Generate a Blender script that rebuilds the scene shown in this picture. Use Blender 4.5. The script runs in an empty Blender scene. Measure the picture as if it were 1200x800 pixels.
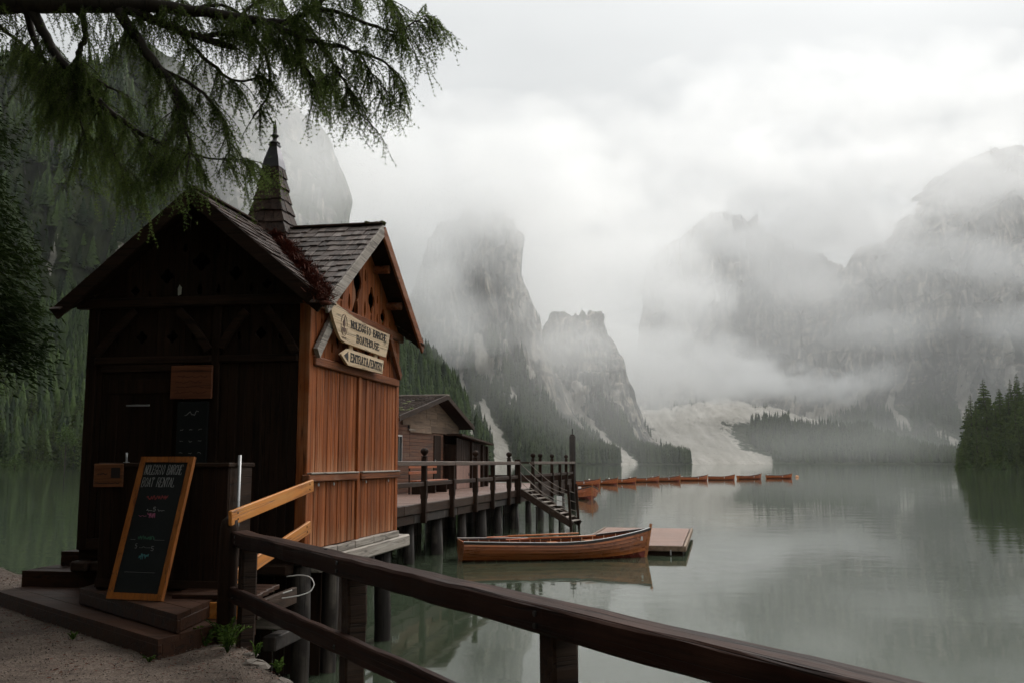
import bpy, math, random
import numpy as np
from mathutils import Vector, Matrix
from mathutils.geometry import tessellate_polygon

# ------------------------------------------------------------------ camera, sky, sun, exposure
scene = bpy.context.scene
R = math.radians
EYE = 2.45                                   # eye height above the lake, metres
cam_d = bpy.data.cameras.new('camera')
cam = bpy.data.objects.new('camera', cam_d)
scene.collection.objects.link(cam)
cam.location = (0, 0, EYE)
cam.rotation_euler = (R(90 + 7.175), 0, 0)
cam_d.lens = 33.6
cam_d.sensor_width = 36
cam_d.clip_start = 0.05
cam_d.clip_end = 20000
scene.camera = cam

SUN_AZ, SUN_EL = R(34), R(42)                # azimuth from +Y (view) towards +X
world = bpy.data.worlds.new('World')
scene.world = world
world.use_nodes = True
wn, wl = world.node_tree.nodes, world.node_tree.links
wn.clear()
w_out = wn.new('ShaderNodeOutputWorld')
w_bg = wn.new('ShaderNodeBackground')
w_sky = wn.new('ShaderNodeTexSky')
w_sky.sky_type = 'NISHITA'
w_sky.sun_disc = False
w_sky.sun_elevation = SUN_EL
w_sky.sun_rotation = SUN_AZ
w_sky.air_density = 1.0
w_sky.dust_density = 3.0
w_hsv = wn.new('ShaderNodeHueSaturation')    # overcast: the blue is gone
w_hsv.inputs['Saturation'].default_value = 0.10
w_mix = wn.new('ShaderNodeMix'); w_mix.data_type = 'RGBA'
w_mix.inputs[0].default_value = 0.80
w_cloud = wn.new('ShaderNodeTexNoise')
w_tc = wn.new('ShaderNodeTexCoord')
w_map = wn.new('ShaderNodeMapping'); w_map.inputs['Scale'].default_value = (1.0, 1.0, 2.4)
w_cloud.inputs['Scale'].default_value = 2.1
w_cloud.inputs['Detail'].default_value = 3
w_cloud.inputs['Roughness'].default_value = 0.5
w_ramp = wn.new('ShaderNodeValToRGB')
w_ramp.color_ramp.elements[0].position = 0.30
w_ramp.color_ramp.elements[0].color = (12.0, 12.4, 12.5, 1)
w_ramp.color_ramp.elements[1].position = 0.72
w_ramp.color_ramp.elements[1].color = (16.5, 16.8, 16.8, 1)
wl.new(w_tc.outputs['Generated'], w_map.inputs['Vector'])
wl.new(w_map.outputs['Vector'], w_cloud.inputs['Vector'])
wl.new(w_cloud.outputs['Fac'], w_ramp.inputs['Fac'])
wl.new(w_sky.outputs['Color'], w_hsv.inputs['Color'])
wl.new(w_hsv.outputs['Color'], w_mix.inputs[6])
wl.new(w_ramp.outputs['Color'], w_mix.inputs[7])
# an overcast sky is about three times as bright overhead as at the horizon
w_sep = wn.new('ShaderNodeSeparateXYZ'); wl.new(w_tc.outputs['Generated'], w_sep.inputs[0])
w_mad = wn.new('ShaderNodeMath'); w_mad.operation = 'MULTIPLY_ADD'; w_mad.use_clamp = True
w_mad.inputs[1].default_value = 0.72; w_mad.inputs[2].default_value = 0.275
w_max = wn.new('ShaderNodeMath'); w_max.operation = 'MAXIMUM'; w_max.inputs[1].default_value = 0.0
w_pow = wn.new('ShaderNodeMath'); w_pow.operation = 'POWER'; w_pow.inputs[1].default_value = 1.3
wl.new(w_sep.outputs['Z'], w_max.inputs[0]); wl.new(w_max.outputs[0], w_pow.inputs[0])
wl.new(w_pow.outputs[0], w_mad.inputs[0])
w_scl = wn.new('ShaderNodeVectorMath'); w_scl.operation = 'SCALE'
wl.new(w_mix.outputs[2], w_scl.inputs[0]); wl.new(w_mad.outputs[0], w_scl.inputs['Scale'])
wl.new(w_scl.outputs[0], w_bg.inputs['Color'])
w_bg.inputs['Strength'].default_value = 0.10
wl.new(w_bg.outputs[0], w_out.inputs['Surface'])

sun_d = bpy.data.lights.new('sun', 'SUN')
sun_d.energy = 1.5
sun_d.angle = R(25)
sun_d.color = (1.0, 0.96, 0.9)
sun = bpy.data.objects.new('sun', sun_d)
scene.collection.objects.link(sun)
sun.location = (60, 40, 120)
sun_dir = Vector((math.sin(SUN_AZ) * math.cos(SUN_EL), math.cos(SUN_AZ) * math.cos(SUN_EL), math.sin(SUN_EL)))
sun.rotation_euler = (-sun_dir).to_track_quat('-Z', 'Y').to_euler()

scene.view_settings.view_transform = 'Standard'
scene.view_settings.look = 'None'
scene.view_settings.gamma = 1.0
scene.view_settings.use_curve_mapping = False
scene.view_settings.exposure = 0.33
cy = scene.cycles
cy.max_bounces = 8
cy.diffuse_bounces = 3
cy.glossy_bounces = 3
cy.transmission_bounces = 4
cy.volume_bounces = 5
cy.transparent_max_bounces = 8
cy.use_denoising = True
cy.use_adaptive_sampling = True
cy.adaptive_threshold = 0.04
cy.volume_max_steps = 256
cy.volume_step_rate = 1.6
cy.caustics_reflective = False
cy.caustics_refractive = False

rng = np.random.default_rng(7)
random.seed(7)
COL = scene.collection

# ------------------------------------------------------------------ helpers
class MB:
    """collects faces of one mesh"""
    def __init__(s):
        s.v = []; s.f = []
    def add(s, vs, fs):
        n = len(s.v); s.v.extend([tuple(map(float, p)) for p in vs]); s.f.extend([tuple(i + n for i in f) for f in fs]); return s
    def box(s, x0, x1, y0, y1, z0, z1, c=0.0):
        if c <= 0:
            return s.add([(x0,y0,z0),(x1,y0,z0),(x1,y1,z0),(x0,y1,z0),(x0,y0,z1),(x1,y0,z1),(x1,y1,z1),(x0,y1,z1)],
                         [(3,2,1,0),(4,5,6,7),(0,1,5,4),(1,2,6,5),(2,3,7,6),(3,0,4,7)])
        vs = []; idx = {}
        X, Y, Z = (x0, x1), (y0, y1), (z0, z1)
        for i in (0,1):
            for j in (0,1):
                for k in (0,1):
                    sx, sy, sz = (c, -c)[i], (c, -c)[j], (c, -c)[k]
                    for a, p in enumerate(((X[i], Y[j]+sy, Z[k]+sz), (X[i]+sx, Y[j], Z[k]+sz), (X[i]+sx, Y[j]+sy, Z[k]))):
                        idx[(i,j,k,a)] = len(vs); vs.append(p)
        g = lambda *q: idx[q]
        fs = []
        for i in (0,1): fs.append(tuple(g(i,j,k,0) for j,k in ((0,0),(1,0),(1,1),(0,1))))
        for j in (0,1): fs.append(tuple(g(i,j,k,1) for i,k in ((0,0),(1,0),(1,1),(0,1))))
        for k in (0,1): fs.append(tuple(g(i,j,k,2) for i,j in ((0,0),(1,0),(1,1),(0,1))))
        for i in (0,1):
            for j in (0,1): fs.append((g(i,j,0,0), g(i,j,0,1), g(i,j,1,1), g(i,j,1,0)))
            for k in (0,1): fs.append((g(i,0,k,0), g(i,0,k,2), g(i,1,k,2), g(i,1,k,0)))
        for j in (0,1):
            for k in (0,1): fs.append((g(0,j,k,1), g(0,j,k,2), g(1,j,k,2), g(1,j,k,1)))
        for i in (0,1):
            for j in (0,1):
                for k in (0,1): fs.append((g(i,j,k,0), g(i,j,k,1), g(i,j,k,2)))
        cx = Vector(((x0+x1)/2,(y0+y1)/2,(z0+z1)/2)); out = []
        for f in fs:
            p = [Vector(vs[q]) for q in f]
            n = (p[1]-p[0]).cross(p[2]-p[0])
            m = sum(p, Vector())/len(p)
            out.append(f if n.dot(m-cx) > 0 else f[::-1])
        return s.add(vs, out)
    def beam(s, p0, p1, w, h, up=(0,0,1), c=0.0):
        """a timber from p0 to p1, w across, h along up"""
        p0, p1, up = Vector(p0), Vector(p1), Vector(up)
        d = (p1-p0); L = d.length; d.normalize()
        side = d.cross(up).normalized(); u2 = side.cross(d).normalized()
        m = MB().box(0, L, -w/2, w/2, -h/2, h/2, c)
        return s.add([p0 + d*x - side*y + u2*z for x,y,z in m.v], m.f)
    def tube(s, pts, rad, n=8, cap=True):
        pts = [Vector(p) for p in pts]
        if not hasattr(rad, '__len__'): rad = [rad]*len(pts)
        ref = Vector((0.13, 0.21, 0.97)); vs = []; fs = []
        for i, p in enumerate(pts):
            d = (pts[min(i+1,len(pts)-1)] - pts[max(i-1,0)])
            if d.length < 1e-9: d = Vector((0,0,1))
            d.normalize()
            a = d.cross(ref)
            if a.length < 1e-3: a = d.cross(Vector((1,0,0)))
            a.normalize(); b = d.cross(a)
            for k in range(n):
                t = 2*math.pi*k/n
                vs.append(p + (a*math.cos(t)+b*math.sin(t))*rad[i])
        for i in range(len(pts)-1):
            for k in range(n):
                k2 = (k+1) % n
                fs.append((i*n+k, i*n+k2, (i+1)*n+k2, (i+1)*n+k))
        if cap:
            fs.append(tuple(range(n))[::-1]); fs.append(tuple((len(pts)-1)*n+k for k in range(n)))
        return s.add(vs, fs)
    def lathe(s, prof, n=12, org=(0,0,0)):
        vs = []; fs = []
        for r, z in prof:
            for k in range(n):
                t = 2*math.pi*k/n
                vs.append((org[0]+r*math.cos(t), org[1]+r*math.sin(t), org[2]+z))
        for i in range(len(prof)-1):
            for k in range(n):
                k2 = (k+1) % n
                fs.append((i*n+k, i*n+k2, (i+1)*n+k2, (i+1)*n+k))
        fs.append(tuple(range(n))[::-1]); fs.append(tuple((len(prof)-1)*n+k for k in range(n)))
        return s.add(vs, fs)
    def plate(s, outer, holes, fn, t):
        """a flat board of outline outer (2D, counter-clockwise) with holes, fn(a,b,d) maps to 3D, thickness t along d"""
        loops = [outer] + list(holes)
        flat = [p for l in loops for p in l]
        tris = tessellate_polygon([[Vector((a,b,0)) for a,b in l] for l in loops])
        n = len(flat)
        vs = [fn(a,b,0) for a,b in flat] + [fn(a,b,-t) for a,b in flat]
        fs = []
        for a, b, c in tris:
            fs.append((a,b,c)); fs.append((c+n,b+n,a+n))
        k = 0
        for l in loops:
            m = len(l)
            for i in range(m):
                j = (i+1) % m
                fs.append((k+i, k+j, k+j+n, k+i+n))
            k += m
        return s.add(vs, fs)
    def mesh(s, name, smooth=False):
        me = bpy.data.meshes.new(name)
        me.from_pydata(s.v, [], s.f)
        me.validate()
        if smooth: me.shade_smooth()
        return me
    def build(s, name, mat, parent=None, smooth=False, fix=False):
        me = s.mesh(name, smooth)
        if fix:
            import bmesh
            b = bmesh.new(); b.from_mesh(me); bmesh.ops.recalc_face_normals(b, faces=b.faces); b.to_mesh(me); b.free()
        return link(name, me, mat, parent)

def link(name, me, mat=None, parent=None, loc=None, rot=None):
    o = bpy.data.objects.new(name, me)
    if mat is not None and me is not None and not me.materials: me.materials.append(mat)
    COL.objects.link(o)
    if parent: o.parent = parent
    if loc is not None: o.location = loc
    if rot is not None: o.rotation_euler = rot
    return o

def big_mesh(name, verts, faces, mat, smooth=True, parent=None):
    verts = np.asarray(verts, dtype=np.float32); faces = np.asarray(faces, dtype=np.int32)
    me = bpy.data.meshes.new(name)
    k = faces.shape[1]
    me.vertices.add(len(verts)); me.vertices.foreach_set('co', verts.ravel())
    me.loops.add(faces.size); me.loops.foreach_set('vertex_index', faces.ravel())
    me.polygons.add(len(faces)); me.polygons.foreach_set('loop_start', np.arange(0, faces.size, k, dtype=np.int32))
    me.update(calc_edges=True)
    if smooth: me.shade_smooth()
    return link(name, me, mat, parent)

def attr(o, name, vals):
    a = o.data.attributes.new(name, 'FLOAT', 'POINT'); a.data.foreach_set('value', np.asarray(vals, dtype=np.float32))

def tag(o, label=None, cat=None, group=None, kind=None):
    if label: o['label'] = label
    if cat: o['category'] = cat
    if group: o['group'] = group
    if kind: o['kind'] = kind
    return o

def empty(name, loc=(0,0,0), rz=0.0):
    o = bpy.data.objects.new(name, None); COL.objects.link(o)
    o.location = loc; o.rotation_euler = (0,0,rz); o.empty_display_size = 0.2
    return o

def copy_tree(o, parent=None):
    c = o.copy(); COL.objects.link(c); c.parent = parent
    for ch in list(o.children): copy_tree(ch, c)
    return c

# ---- numpy noise
_perm = np.random.default_rng(3).integers(0, 2**31, size=4096)
def _h(i, j, k):
    n = (i*73856093) ^ (j*19349663) ^ (k*83492791)
    return _perm[n & 4095] / 2**31
def vnoise(x, y, z):
    x = np.asarray(x, float); y = np.asarray(y, float); z = np.asarray(z, float)
    x, y, z = np.broadcast_arrays(x, y, z)
    xi, yi, zi = np.floor(x).astype(np.int64), np.floor(y).astype(np.int64), np.floor(z).astype(np.int64)
    fx, fy, fz = x-xi, y-yi, z-zi
    fx, fy, fz = fx*fx*(3-2*fx), fy*fy*(3-2*fy), fz*fz*(3-2*fz)
    r = 0
    for a in (0,1):
        for b in (0,1):
            for c in (0,1):
                r = r + _h(xi+a, yi+b, zi+c) * (fx if a else 1-fx) * (fy if b else 1-fy) * (fz if c else 1-fz)
    return r*2-1
def fbm(x, y, z, o=4, lac=2.1, gain=0.5):
    r = 0; a = 1; t = 0
    for i in range(o):
        r = r + a*vnoise(x+i*17.3, y-i*9.1, z+i*5.7); t += a
        x, y, z, a = np.asarray(x)*lac, np.asarray(y)*lac, np.asarray(z)*lac, a*gain
    return r/t

# ---- materials
def new_mat(name):
    m = bpy.data.materials.new(name); m.use_nodes = True
    nt = m.node_tree; nt.nodes.clear()
    out = nt.nodes.new('ShaderNodeOutputMaterial'); b = nt.nodes.new('ShaderNodeBsdfPrincipled')
    nt.links.new(b.outputs[0], out.inputs['Surface'])
    return m, nt, b, out
def N(nt, t, **kw):
    n = nt.nodes.new(t)
    for k, v in kw.items():
        if k in n.inputs: n.inputs[k].default_value = v
        else: setattr(n, k, v)
    return n
def mixc(nt, fac, a, b, mode='MIX'):
    n = nt.nodes.new('ShaderNodeMix'); n.data_type = 'RGBA'; n.blend_type = mode
    for i, q in ((0, fac), (6, a), (7, b)):
        if isinstance(q, (int, float)): n.inputs[i].default_value = q
        elif isinstance(q, tuple): n.inputs[i].default_value = q if len(q) == 4 else q + (1,)
        else: nt.links.new(q, n.inputs[i])
    return n.outputs[2]
def maths(nt, op, a, b=None, c=None, clamp=False):
    n = nt.nodes.new('ShaderNodeMath'); n.operation = op; n.use_clamp = clamp
    for i, q in enumerate((a, b, c)):
        if q is None: continue
        if isinstance(q, (int, float)): n.inputs[i].default_value = q
        else: nt.links.new(q, n.inputs[i])
    return n.outputs[0]
def ramp(nt, fac, stops):
    n = nt.nodes.new('ShaderNodeValToRGB')
    el = n.color_ramp.elements
    while len(el) < len(stops): el.new(0.5)
    for e, (p, c) in zip(el, stops):
        e.position = p; e.color = c if len(c) == 4 else tuple(c) + (1,)
    nt.links.new(fac, n.inputs[0]); return n.outputs[0]
def coords(nt, scale=(1,1,1), kind='Object', rnd=0.0):
    tc = nt.nodes.new('ShaderNodeTexCoord'); mp = nt.nodes.new('ShaderNodeMapping')
    mp.inputs['Scale'].default_value = scale
    nt.links.new(tc.outputs[kind], mp.inputs['Vector'])
    if rnd:
        oi = nt.nodes.new('ShaderNodeObjectInfo')
        sc = nt.nodes.new('ShaderNodeVectorMath'); sc.operation = 'SCALE'
        cb = nt.nodes.new('ShaderNodeCombineXYZ')
        for i in range(3): nt.links.new(oi.outputs['Random'], cb.inputs[i])
        nt.links.new(cb.outputs[0], sc.inputs[0]); sc.inputs['Scale'].default_value = rnd
        nt.links.new(sc.outputs[0], mp.inputs['Location'])
    return mp.outputs['Vector']
def noise(nt, vec, scale, detail=4, rough=0.5, dist=0.0):
    n = nt.nodes.new('ShaderNodeTexNoise'); n.inputs['Scale'].default_value = scale
    n.inputs['Detail'].default_value = detail; n.inputs['Roughness'].default_value = rough; n.inputs['Distortion'].default_value = dist
    nt.links.new(vec, n.inputs['Vector']); return n.outputs['Fac']
def bump(nt, b, h, strength=0.3, dist=0.01):
    n = nt.nodes.new('ShaderNodeBump'); n.inputs['Strength'].default_value = strength; n.inputs['Distance'].default_value = dist
    nt.links.new(h, n.inputs['Height']); nt.links.new(n.outputs[0], b.inputs['Normal']); return n

def wood(name, base, dark, worn, axis='z', worn_amt=0.35, rough=0.6, var=0.35, grain=1.0, spec=0.35, foot=0.0, crack=0.75):
    """timber: long grain along axis, knots and worn grey streaks, each piece its own tone"""
    m, nt, b, out = new_mat(name)
    s = {'x': (1.2, 22, 22), 'y': (22, 1.2, 22), 'z': (22, 22, 1.2)}[axis]
    s = tuple(q*grain for q in s)
    v = coords(nt, s, rnd=37.0)
    g1 = noise(nt, v, 1.0, 6, 0.65, 0.6)
    v2 = coords(nt, tuple(0.35*q for q in s), rnd=11.0)
    g2 = noise(nt, v2, 1.0, 4, 0.6, 0.4)
    v3 = coords(nt, (2.3, 2.3, 2.3), rnd=5.0)
    g3 = noise(nt, v3, 1.0, 4, 0.6)
    c = ramp(nt, g1, [(0.30, dark), (0.52, base), (0.75, tuple(q*1.18 for q in base))])
    wf = ramp(nt, g2, [(0.50, (0,0,0)), (0.68, (1,1,1))])
    wf2 = maths(nt, 'MULTIPLY', wf, maths(nt, 'MULTIPLY', ramp(nt, g3, [(0.4,(0,0,0)),(0.65,(1,1,1))]), worn_amt))
    c = mixc(nt, wf2, c, worn)
    if foot > 0:                                  # splash-worn foot of standing boards
        sx = nt.nodes.new('ShaderNodeSeparateXYZ'); nt.links.new(nt.nodes.new('ShaderNodeTexCoord').outputs['Object'], sx.inputs[0])
        fz = maths(nt, 'SUBTRACT', maths(nt, 'MULTIPLY', g2, .75), sx.outputs['Z'])
        c = mixc(nt, maths(nt, 'MULTIPLY', ramp(nt, fz, [(0.12,(0,0,0)),(0.42,(1,1,1))]), foot), c, worn)
    sc_ = {'x': (.7, 34, 34), 'y': (34, .7, 34), 'z': (34, 34, .7)}[axis]
    ck = maths(nt, 'ABSOLUTE', maths(nt, 'SUBTRACT', noise(nt, coords(nt, tuple(.45*q*grain for q in sc_), rnd=23.0), 1.0, 2, .5), .5))
    ckm = ramp(nt, ck, [(0.0,(1,1,1)),(0.014,(0,0,0))])
    c = mixc(nt, maths(nt,'MULTIPLY', ckm, crack), c, tuple(q*.25 for q in dark))
    oi = nt.nodes.new('ShaderNodeObjectInfo')
    vv = maths(nt, 'ADD', maths(nt, 'MULTIPLY', oi.outputs['Random'], var), 1-var/2)
    hs = nt.nodes.new('ShaderNodeHueSaturation'); nt.links.new(c, hs.inputs['Color']); nt.links.new(vv, hs.inputs['Value'])
    nt.links.new(hs.outputs[0], b.inputs['Base Color'])
    rr = maths(nt, 'ADD', maths(nt, 'MULTIPLY', g1, 0.3), rough-0.15)
    nt.links.new(rr, b.inputs['Roughness'])
    b.inputs['Specular IOR Level'].default_value = spec
    bump(nt, b, maths(nt,'SUBTRACT', g1, maths(nt,'MULTIPLY', ckm, .8*crack)), 0.6, 0.008)
    return m
def plain(name, col, rough=0.6, metal=0.0, var=0.15, scale=6.0, spec=0.5):
    m, nt, b, out = new_mat(name)
    v = coords(nt, (1,1,1), rnd=9.0)
    g = noise(nt, v, scale, 5, 0.6)
    c = ramp(nt, g, [(0.25, tuple(q*(1-var) for q in col)), (0.75, tuple(min(1, q*(1+var)) for q in col))])
    nt.links.new(c, b.inputs['Base Color'])
    b.inputs['Roughness'].default_value = rough; b.inputs['Metallic'].default_value = metal
    b.inputs['Specular IOR Level'].default_value = spec
    bump(nt, b, g, 0.15, 0.004)
    return m
# ------------------------------------------------------------------ the setting: lake, mountains, woods, mist
_P = math.atan(141/1120)
def at(px, py, Y):
    """the point at distance Y ahead that lies towards (px, py) of the 1200 x 800 view: used to lay out the valley"""
    v = (400-py)/1120.0; d = math.cos(_P) - v*math.sin(_P)
    return Vector(((px-600)/1120.0/d*Y, Y, EYE + (math.sin(_P)+v*math.cos(_P))/d*Y))

def rock_material():
    m, nt, b, out = new_mat('mountain_rock')
    geo = nt.nodes.new('ShaderNodeNewGeometry')
    def mp(s):
        q = nt.nodes.new('ShaderNodeMapping'); q.inputs['Scale'].default_value = s
        nt.links.new(geo.outputs['Position'], q.inputs['Vector']); return q.outputs[0]
    streak = noise(nt, mp((0.05, 0.05, 0.022)), 1.0, 5, 0.62, 0.5)
    fine = noise(nt, mp((0.11, 0.11, 0.07)), 1.0, 4, 0.65)
    big = noise(nt, mp((0.009, 0.009, 0.006)), 1.0, 4, 0.55)
    rock = ramp(nt, streak, [(0.38, (0.032,0.033,0.030)), (0.47, (0.105,0.102,0.096)), (0.55, (0.34,0.305,0.26)), (0.66, (0.62,0.55,0.47))])
    rock = mixc(nt, ramp(nt, fine, [(0.35,(0.55,0.55,0.55)),(0.6,(0,0,0))]), rock, (0.06,0.062,0.055))
    rock = mixc(nt, maths(nt,'MULTIPLY', ramp(nt, big, [(0.42,(0,0,0)),(0.62,(1,1,1))]), 0.55), rock, (0.10,0.102,0.098))
    strata = noise(nt, mp((0.006, 0.006, 0.13)), 1.0, 3, 0.6, 0.4)
    rock = mixc(nt, ramp(nt, strata, [(0.36,(.75,.75,.75)),(0.48,(0,0,0))]), rock, (0.055,0.054,0.05))
    green = ramp(nt, fine, [(0.35,(0.018,0.026,0.012)),(0.65,(0.05,0.062,0.028))])
    fa = nt.nodes.new('ShaderNodeAttribute'); fa.attribute_name = 'green'
    gm = maths(nt, 'ADD', fa.outputs['Fac'], maths(nt, 'MULTIPLY', maths(nt,'SUBTRACT', fine, 0.5), 1.6))
    c = mixc(nt, ramp(nt, gm, [(0.42,(0,0,0)),(0.58,(1,1,1))]), rock, green)
    sa = nt.nodes.new('ShaderNodeAttribute'); sa.attribute_name = 'scree'
    sm = maths(nt, 'ADD', sa.outputs['Fac'], maths(nt, 'MULTIPLY', maths(nt,'SUBTRACT', fine, 0.5), 1.1))
    run = noise(nt, mp((0.07,0.012,0.03)), 1.0, 4, 0.6, 0.3)
    scree = ramp(nt, run, [(0.28,(0.32,0.295,0.255)),(0.50,(0.44,0.41,0.365)),(0.70,(0.56,0.525,0.475))])
    c = mixc(nt, ramp(nt, sm, [(0.40,(0,0,0)),(0.56,(1,1,1))]), c, scree)
    nt.links.new(c, b.inputs['Base Color'])
    b.inputs['Roughness'].default_value = 0.9; b.inputs['Specular IOR Level'].default_value = 0.1
    bump(nt, b, noise(nt, mp((.09,.09,.05)), 1.0, 2, .6), 0.8, 7.0)
    return m
M_ROCK = rock_material()

def leaf_material(name, lo, hi, trans=0.15, rnd=True):
    m, nt, b, out = new_mat(name)
    a = nt.nodes.new('ShaderNodeAttribute'); a.attribute_name = 'tone'
    oi = nt.nodes.new('ShaderNodeObjectInfo')
    t = maths(nt, 'FRACT', maths(nt, 'ADD', a.outputs['Fac'], maths(nt,'MULTIPLY', oi.outputs['Random'], 0.6 if rnd else 0.0)))
    c = ramp(nt, t, [(0.0, lo), (0.75, hi), (1.0, tuple(q*1.25 for q in hi))])
    nt.links.new(c, b.inputs['Base Color'])
    b.inputs['Roughness'].default_value = 0.75; b.inputs['Specular IOR Level'].default_value = 0.1
    if trans > 0:
        tr = nt.nodes.new('ShaderNodeBsdfTranslucent'); nt.links.new(c, tr.inputs['Color'])
        mx = nt.nodes.new('ShaderNodeMixShader'); mx.inputs[0].default_value = trans
        nt.links.new(b.outputs[0], mx.inputs[1]); nt.links.new(tr.outputs[0], mx.inputs[2])
        nt.links.new(mx.outputs[0], out.inputs['Surface'])
    return m
M_FAR = leaf_material('far_conifer_green', (0.010,0.020,0.007), (0.036,0.052,0.017), 0.0)
M_CON = leaf_material('conifer_green', (0.020,0.044,0.010), (0.090,0.125,0.032), 0.25)

def polydist(px, py, line):
    """distance from points to a polyline in the layout view, with interpolated half width"""
    best = np.full(px.shape, 1e9)
    for (ax, ay, aw), (bx, by, bw) in zip(line[:-1], line[1:]):
        dx, dy = bx-ax, by-ay
        t = np.clip(((px-ax)*dx + (py-ay)*dy) / (dx*dx+dy*dy+1e-9), 0, 1)
        d = np.hypot(px-(ax+t*dx), py-(ay+t*dy)) / (aw + (bw-aw)*t)
        best = np.minimum(best, d)
    return best

FOREST = []; NEAR_FOREST = []
def massif(name, cols, nA, nB, talus=(0.5, 0.33), rough=1.0, scree=(), forest_top=0.4, trees=0, treeline_noise=0.12, tree_h=(13, 22), green_top=None, seed=0.0, forest_where=None, patch=0.0, green_min=0.0):
    """a mountain: cols = (x of the layout view, shore distance, crest height in the view, crest distance)"""
    cols = np.array(cols, float)
    a = np.linspace(cols[0,0], cols[-1,0], nA)
    yb = np.interp(a, cols[:,0], cols[:,1]); pc = np.interp(a, cols[:,0], cols[:,2]); yc = np.interp(a, cols[:,0], cols[:,3])
    pc = pc + (fbm(a/24+seed, seed, 0, 3)*9 + (np.abs(fbm(a/9+seed, seed+2, 0, 3))-.25)*9)*rough
    B = np.array([at(x, 541, y) for x, y in zip(a, yb)]); Cc = np.array([at(x, q, y) for x, q, y in zip(a, pc, yc)])
    B[:,2] = -4
    t = np.linspace(0, 1.35, nB)
    td, th = talus
    tt = np.minimum(t, 1)
    d = np.where(tt < 0.45, tt/0.45*td, td + (tt-0.45)/0.55*(1-td))
    s = np.clip((tt-0.45)/0.55, 0, 1)
    h = np.where(tt < 0.45, (tt/0.45)**1.25*th, th + (1-th)*(0.72*s + 0.28*s**0.55))
    over = np.maximum(t-1, 0)/0.35
    D = d + over*0.9; Hh = h - over*0.75
    X = B[:,None,0] + (Cc-B)[:,None,0]*D[None]; Y = B[:,None,1] + (Cc-B)[:,None,1]*D[None]
    Z = B[:,None,2] + (Cc-B)[:,None,2]*Hh[None]
    sc = np.maximum(Cc[:,2], 20)[:,None]
    cl = (np.clip((t-0.36)/0.2, 0, 1) * np.clip((1.3-t)/0.3, 0, 1))[None]
    lam = np.clip(sc/5, 14, 60).mean()
    rib = 1-np.abs(fbm(X/lam*1.1+seed, Z/lam*0.22, Y/lam*0.2+seed, 5))*2
    rib2 = fbm(X/lam*3+seed*2, Z/lam*1.2, Y/lam*.6, 4)
    rib3 = 1-np.abs(fbm(X/lam*4.5+seed, Z/lam*.5, Y/lam*.3, 3))*2
    Y = Y - (rib*0.17+rib2*0.11+rib3*.075)*sc*cl*rough
    X = X + fbm(X/lam, Z/lam, seed+3, 3)*0.05*sc*cl*rough
    ledge = fbm(X/lam*0.8, Z/lam*2.6+seed, 1.5, 3)
    Z = Z + (ledge*0.075*cl + fbm(X/40, Y/40, seed, 4)*0.03*np.clip(tt/0.1, 0, 1)[None])*sc*rough*(np.clip((1.05-t)/0.2,0,1)[None])
    # ledges: pull the wall towards steps
    stp = sc/11*(1+.35*fbm(X/lam/3, seed, 2.2, 2)); fr = Z/stp - np.floor(Z/stp)
    Zs = stp*(np.floor(Z/stp) + np.clip((fr-.5)*2.6+.5, 0, 1))
    Z = Z + (Zs-Z)*.55*cl*np.clip((.99-t)/.05, 0, 1)[None]
    # layout-view coordinates of each vertex, to place gullies
    cp, sp = math.cos(_P), math.sin(_P)
    dep = Y*cp + (Z-EYE)*sp
    px = 600 + 1120*X/dep; py = 400 - 1120*((Z-EYE)*cp - Y*sp)/dep
    S = np.zeros_like(px)
    wob = fbm(px/14, py/14, seed, 3)
    for line in scree:
        S = np.maximum(S, np.clip(1.25 - polydist(px + wob*5, py, line)*0.65, 0, 1))
    S = S*np.clip(1.15 - patch*np.clip(fbm(X/26+seed, Y/60, seed, 4)*2.2+.25, 0, 1), 0, 1)
    gt = forest_top if green_top is None else green_top
    hn = (Z/np.maximum(Cc[:,2],1)[:,None])
    G = np.clip((gt + fbm(X/60, Z/60, seed, 3)*0.25 - hn)/0.12*0.5+0.5, 0, 1)
    gy, gx = np.gradient(Z, axis=1), np.gradient(Y, axis=1)
    steep = np.clip(np.abs(gy)/(np.abs(gx)+1e-3), 0, 4)
    G = G*np.clip((1.9 if green_top is None else 3.6)-steep, 0.0, 1)
    G = np.maximum(G, green_min*np.clip((260-px)/70, 0, 1)*np.clip(.75+fbm(X/30+3, Z/30, seed, 3)*.9, 0, 1))
    V = np.stack([X, Y, Z], -1).reshape(-1, 3)
    i, j = np.meshgrid(np.arange(nA-1), np.arange(nB-1), indexing='ij')
    f = np.stack([i*nB+j, (i+1)*nB+j, (i+1)*nB+j+1, i*nB+j+1], -1).reshape(-1, 4)
    o = big_mesh(name, V, f, M_ROCK, False)
    attr(o, 'scree', S.ravel()); attr(o, 'green', G.ravel())
    tag(o, kind='structure')
    # the wood growing on it
    if trees:
        ii = rng.integers(0, nA-1, trees*8); jj = rng.integers(0, nB-1, trees*8)
        keep = (t[jj] < 1.02) & (hn[ii,jj] < forest_top + treeline_noise*fbm(X[ii,jj]/50, Z[ii,jj]/50, seed+9, 3)*2) & (S[ii,jj] < 0.25) & (steep[ii,jj] < (2.4 if green_top is None else 3.6)) & (Z[ii,jj] > 0.8)
        if forest_where: keep &= forest_where(px[ii,jj], py[ii,jj])
        ii, jj = ii[keep][:trees], jj[keep][:trees]
        fa = rng.random((len(ii), 2))
        P0 = np.stack([X[ii,jj] + fa[:,0]*(X[ii+1,jj]-X[ii,jj]), Y[ii,jj] + fa[:,1]*(Y[ii,jj+1]-Y[ii,jj]), Z[ii,jj] + fa[:,1]*(Z[ii,jj+1]-Z[ii,jj])], -1)
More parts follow.
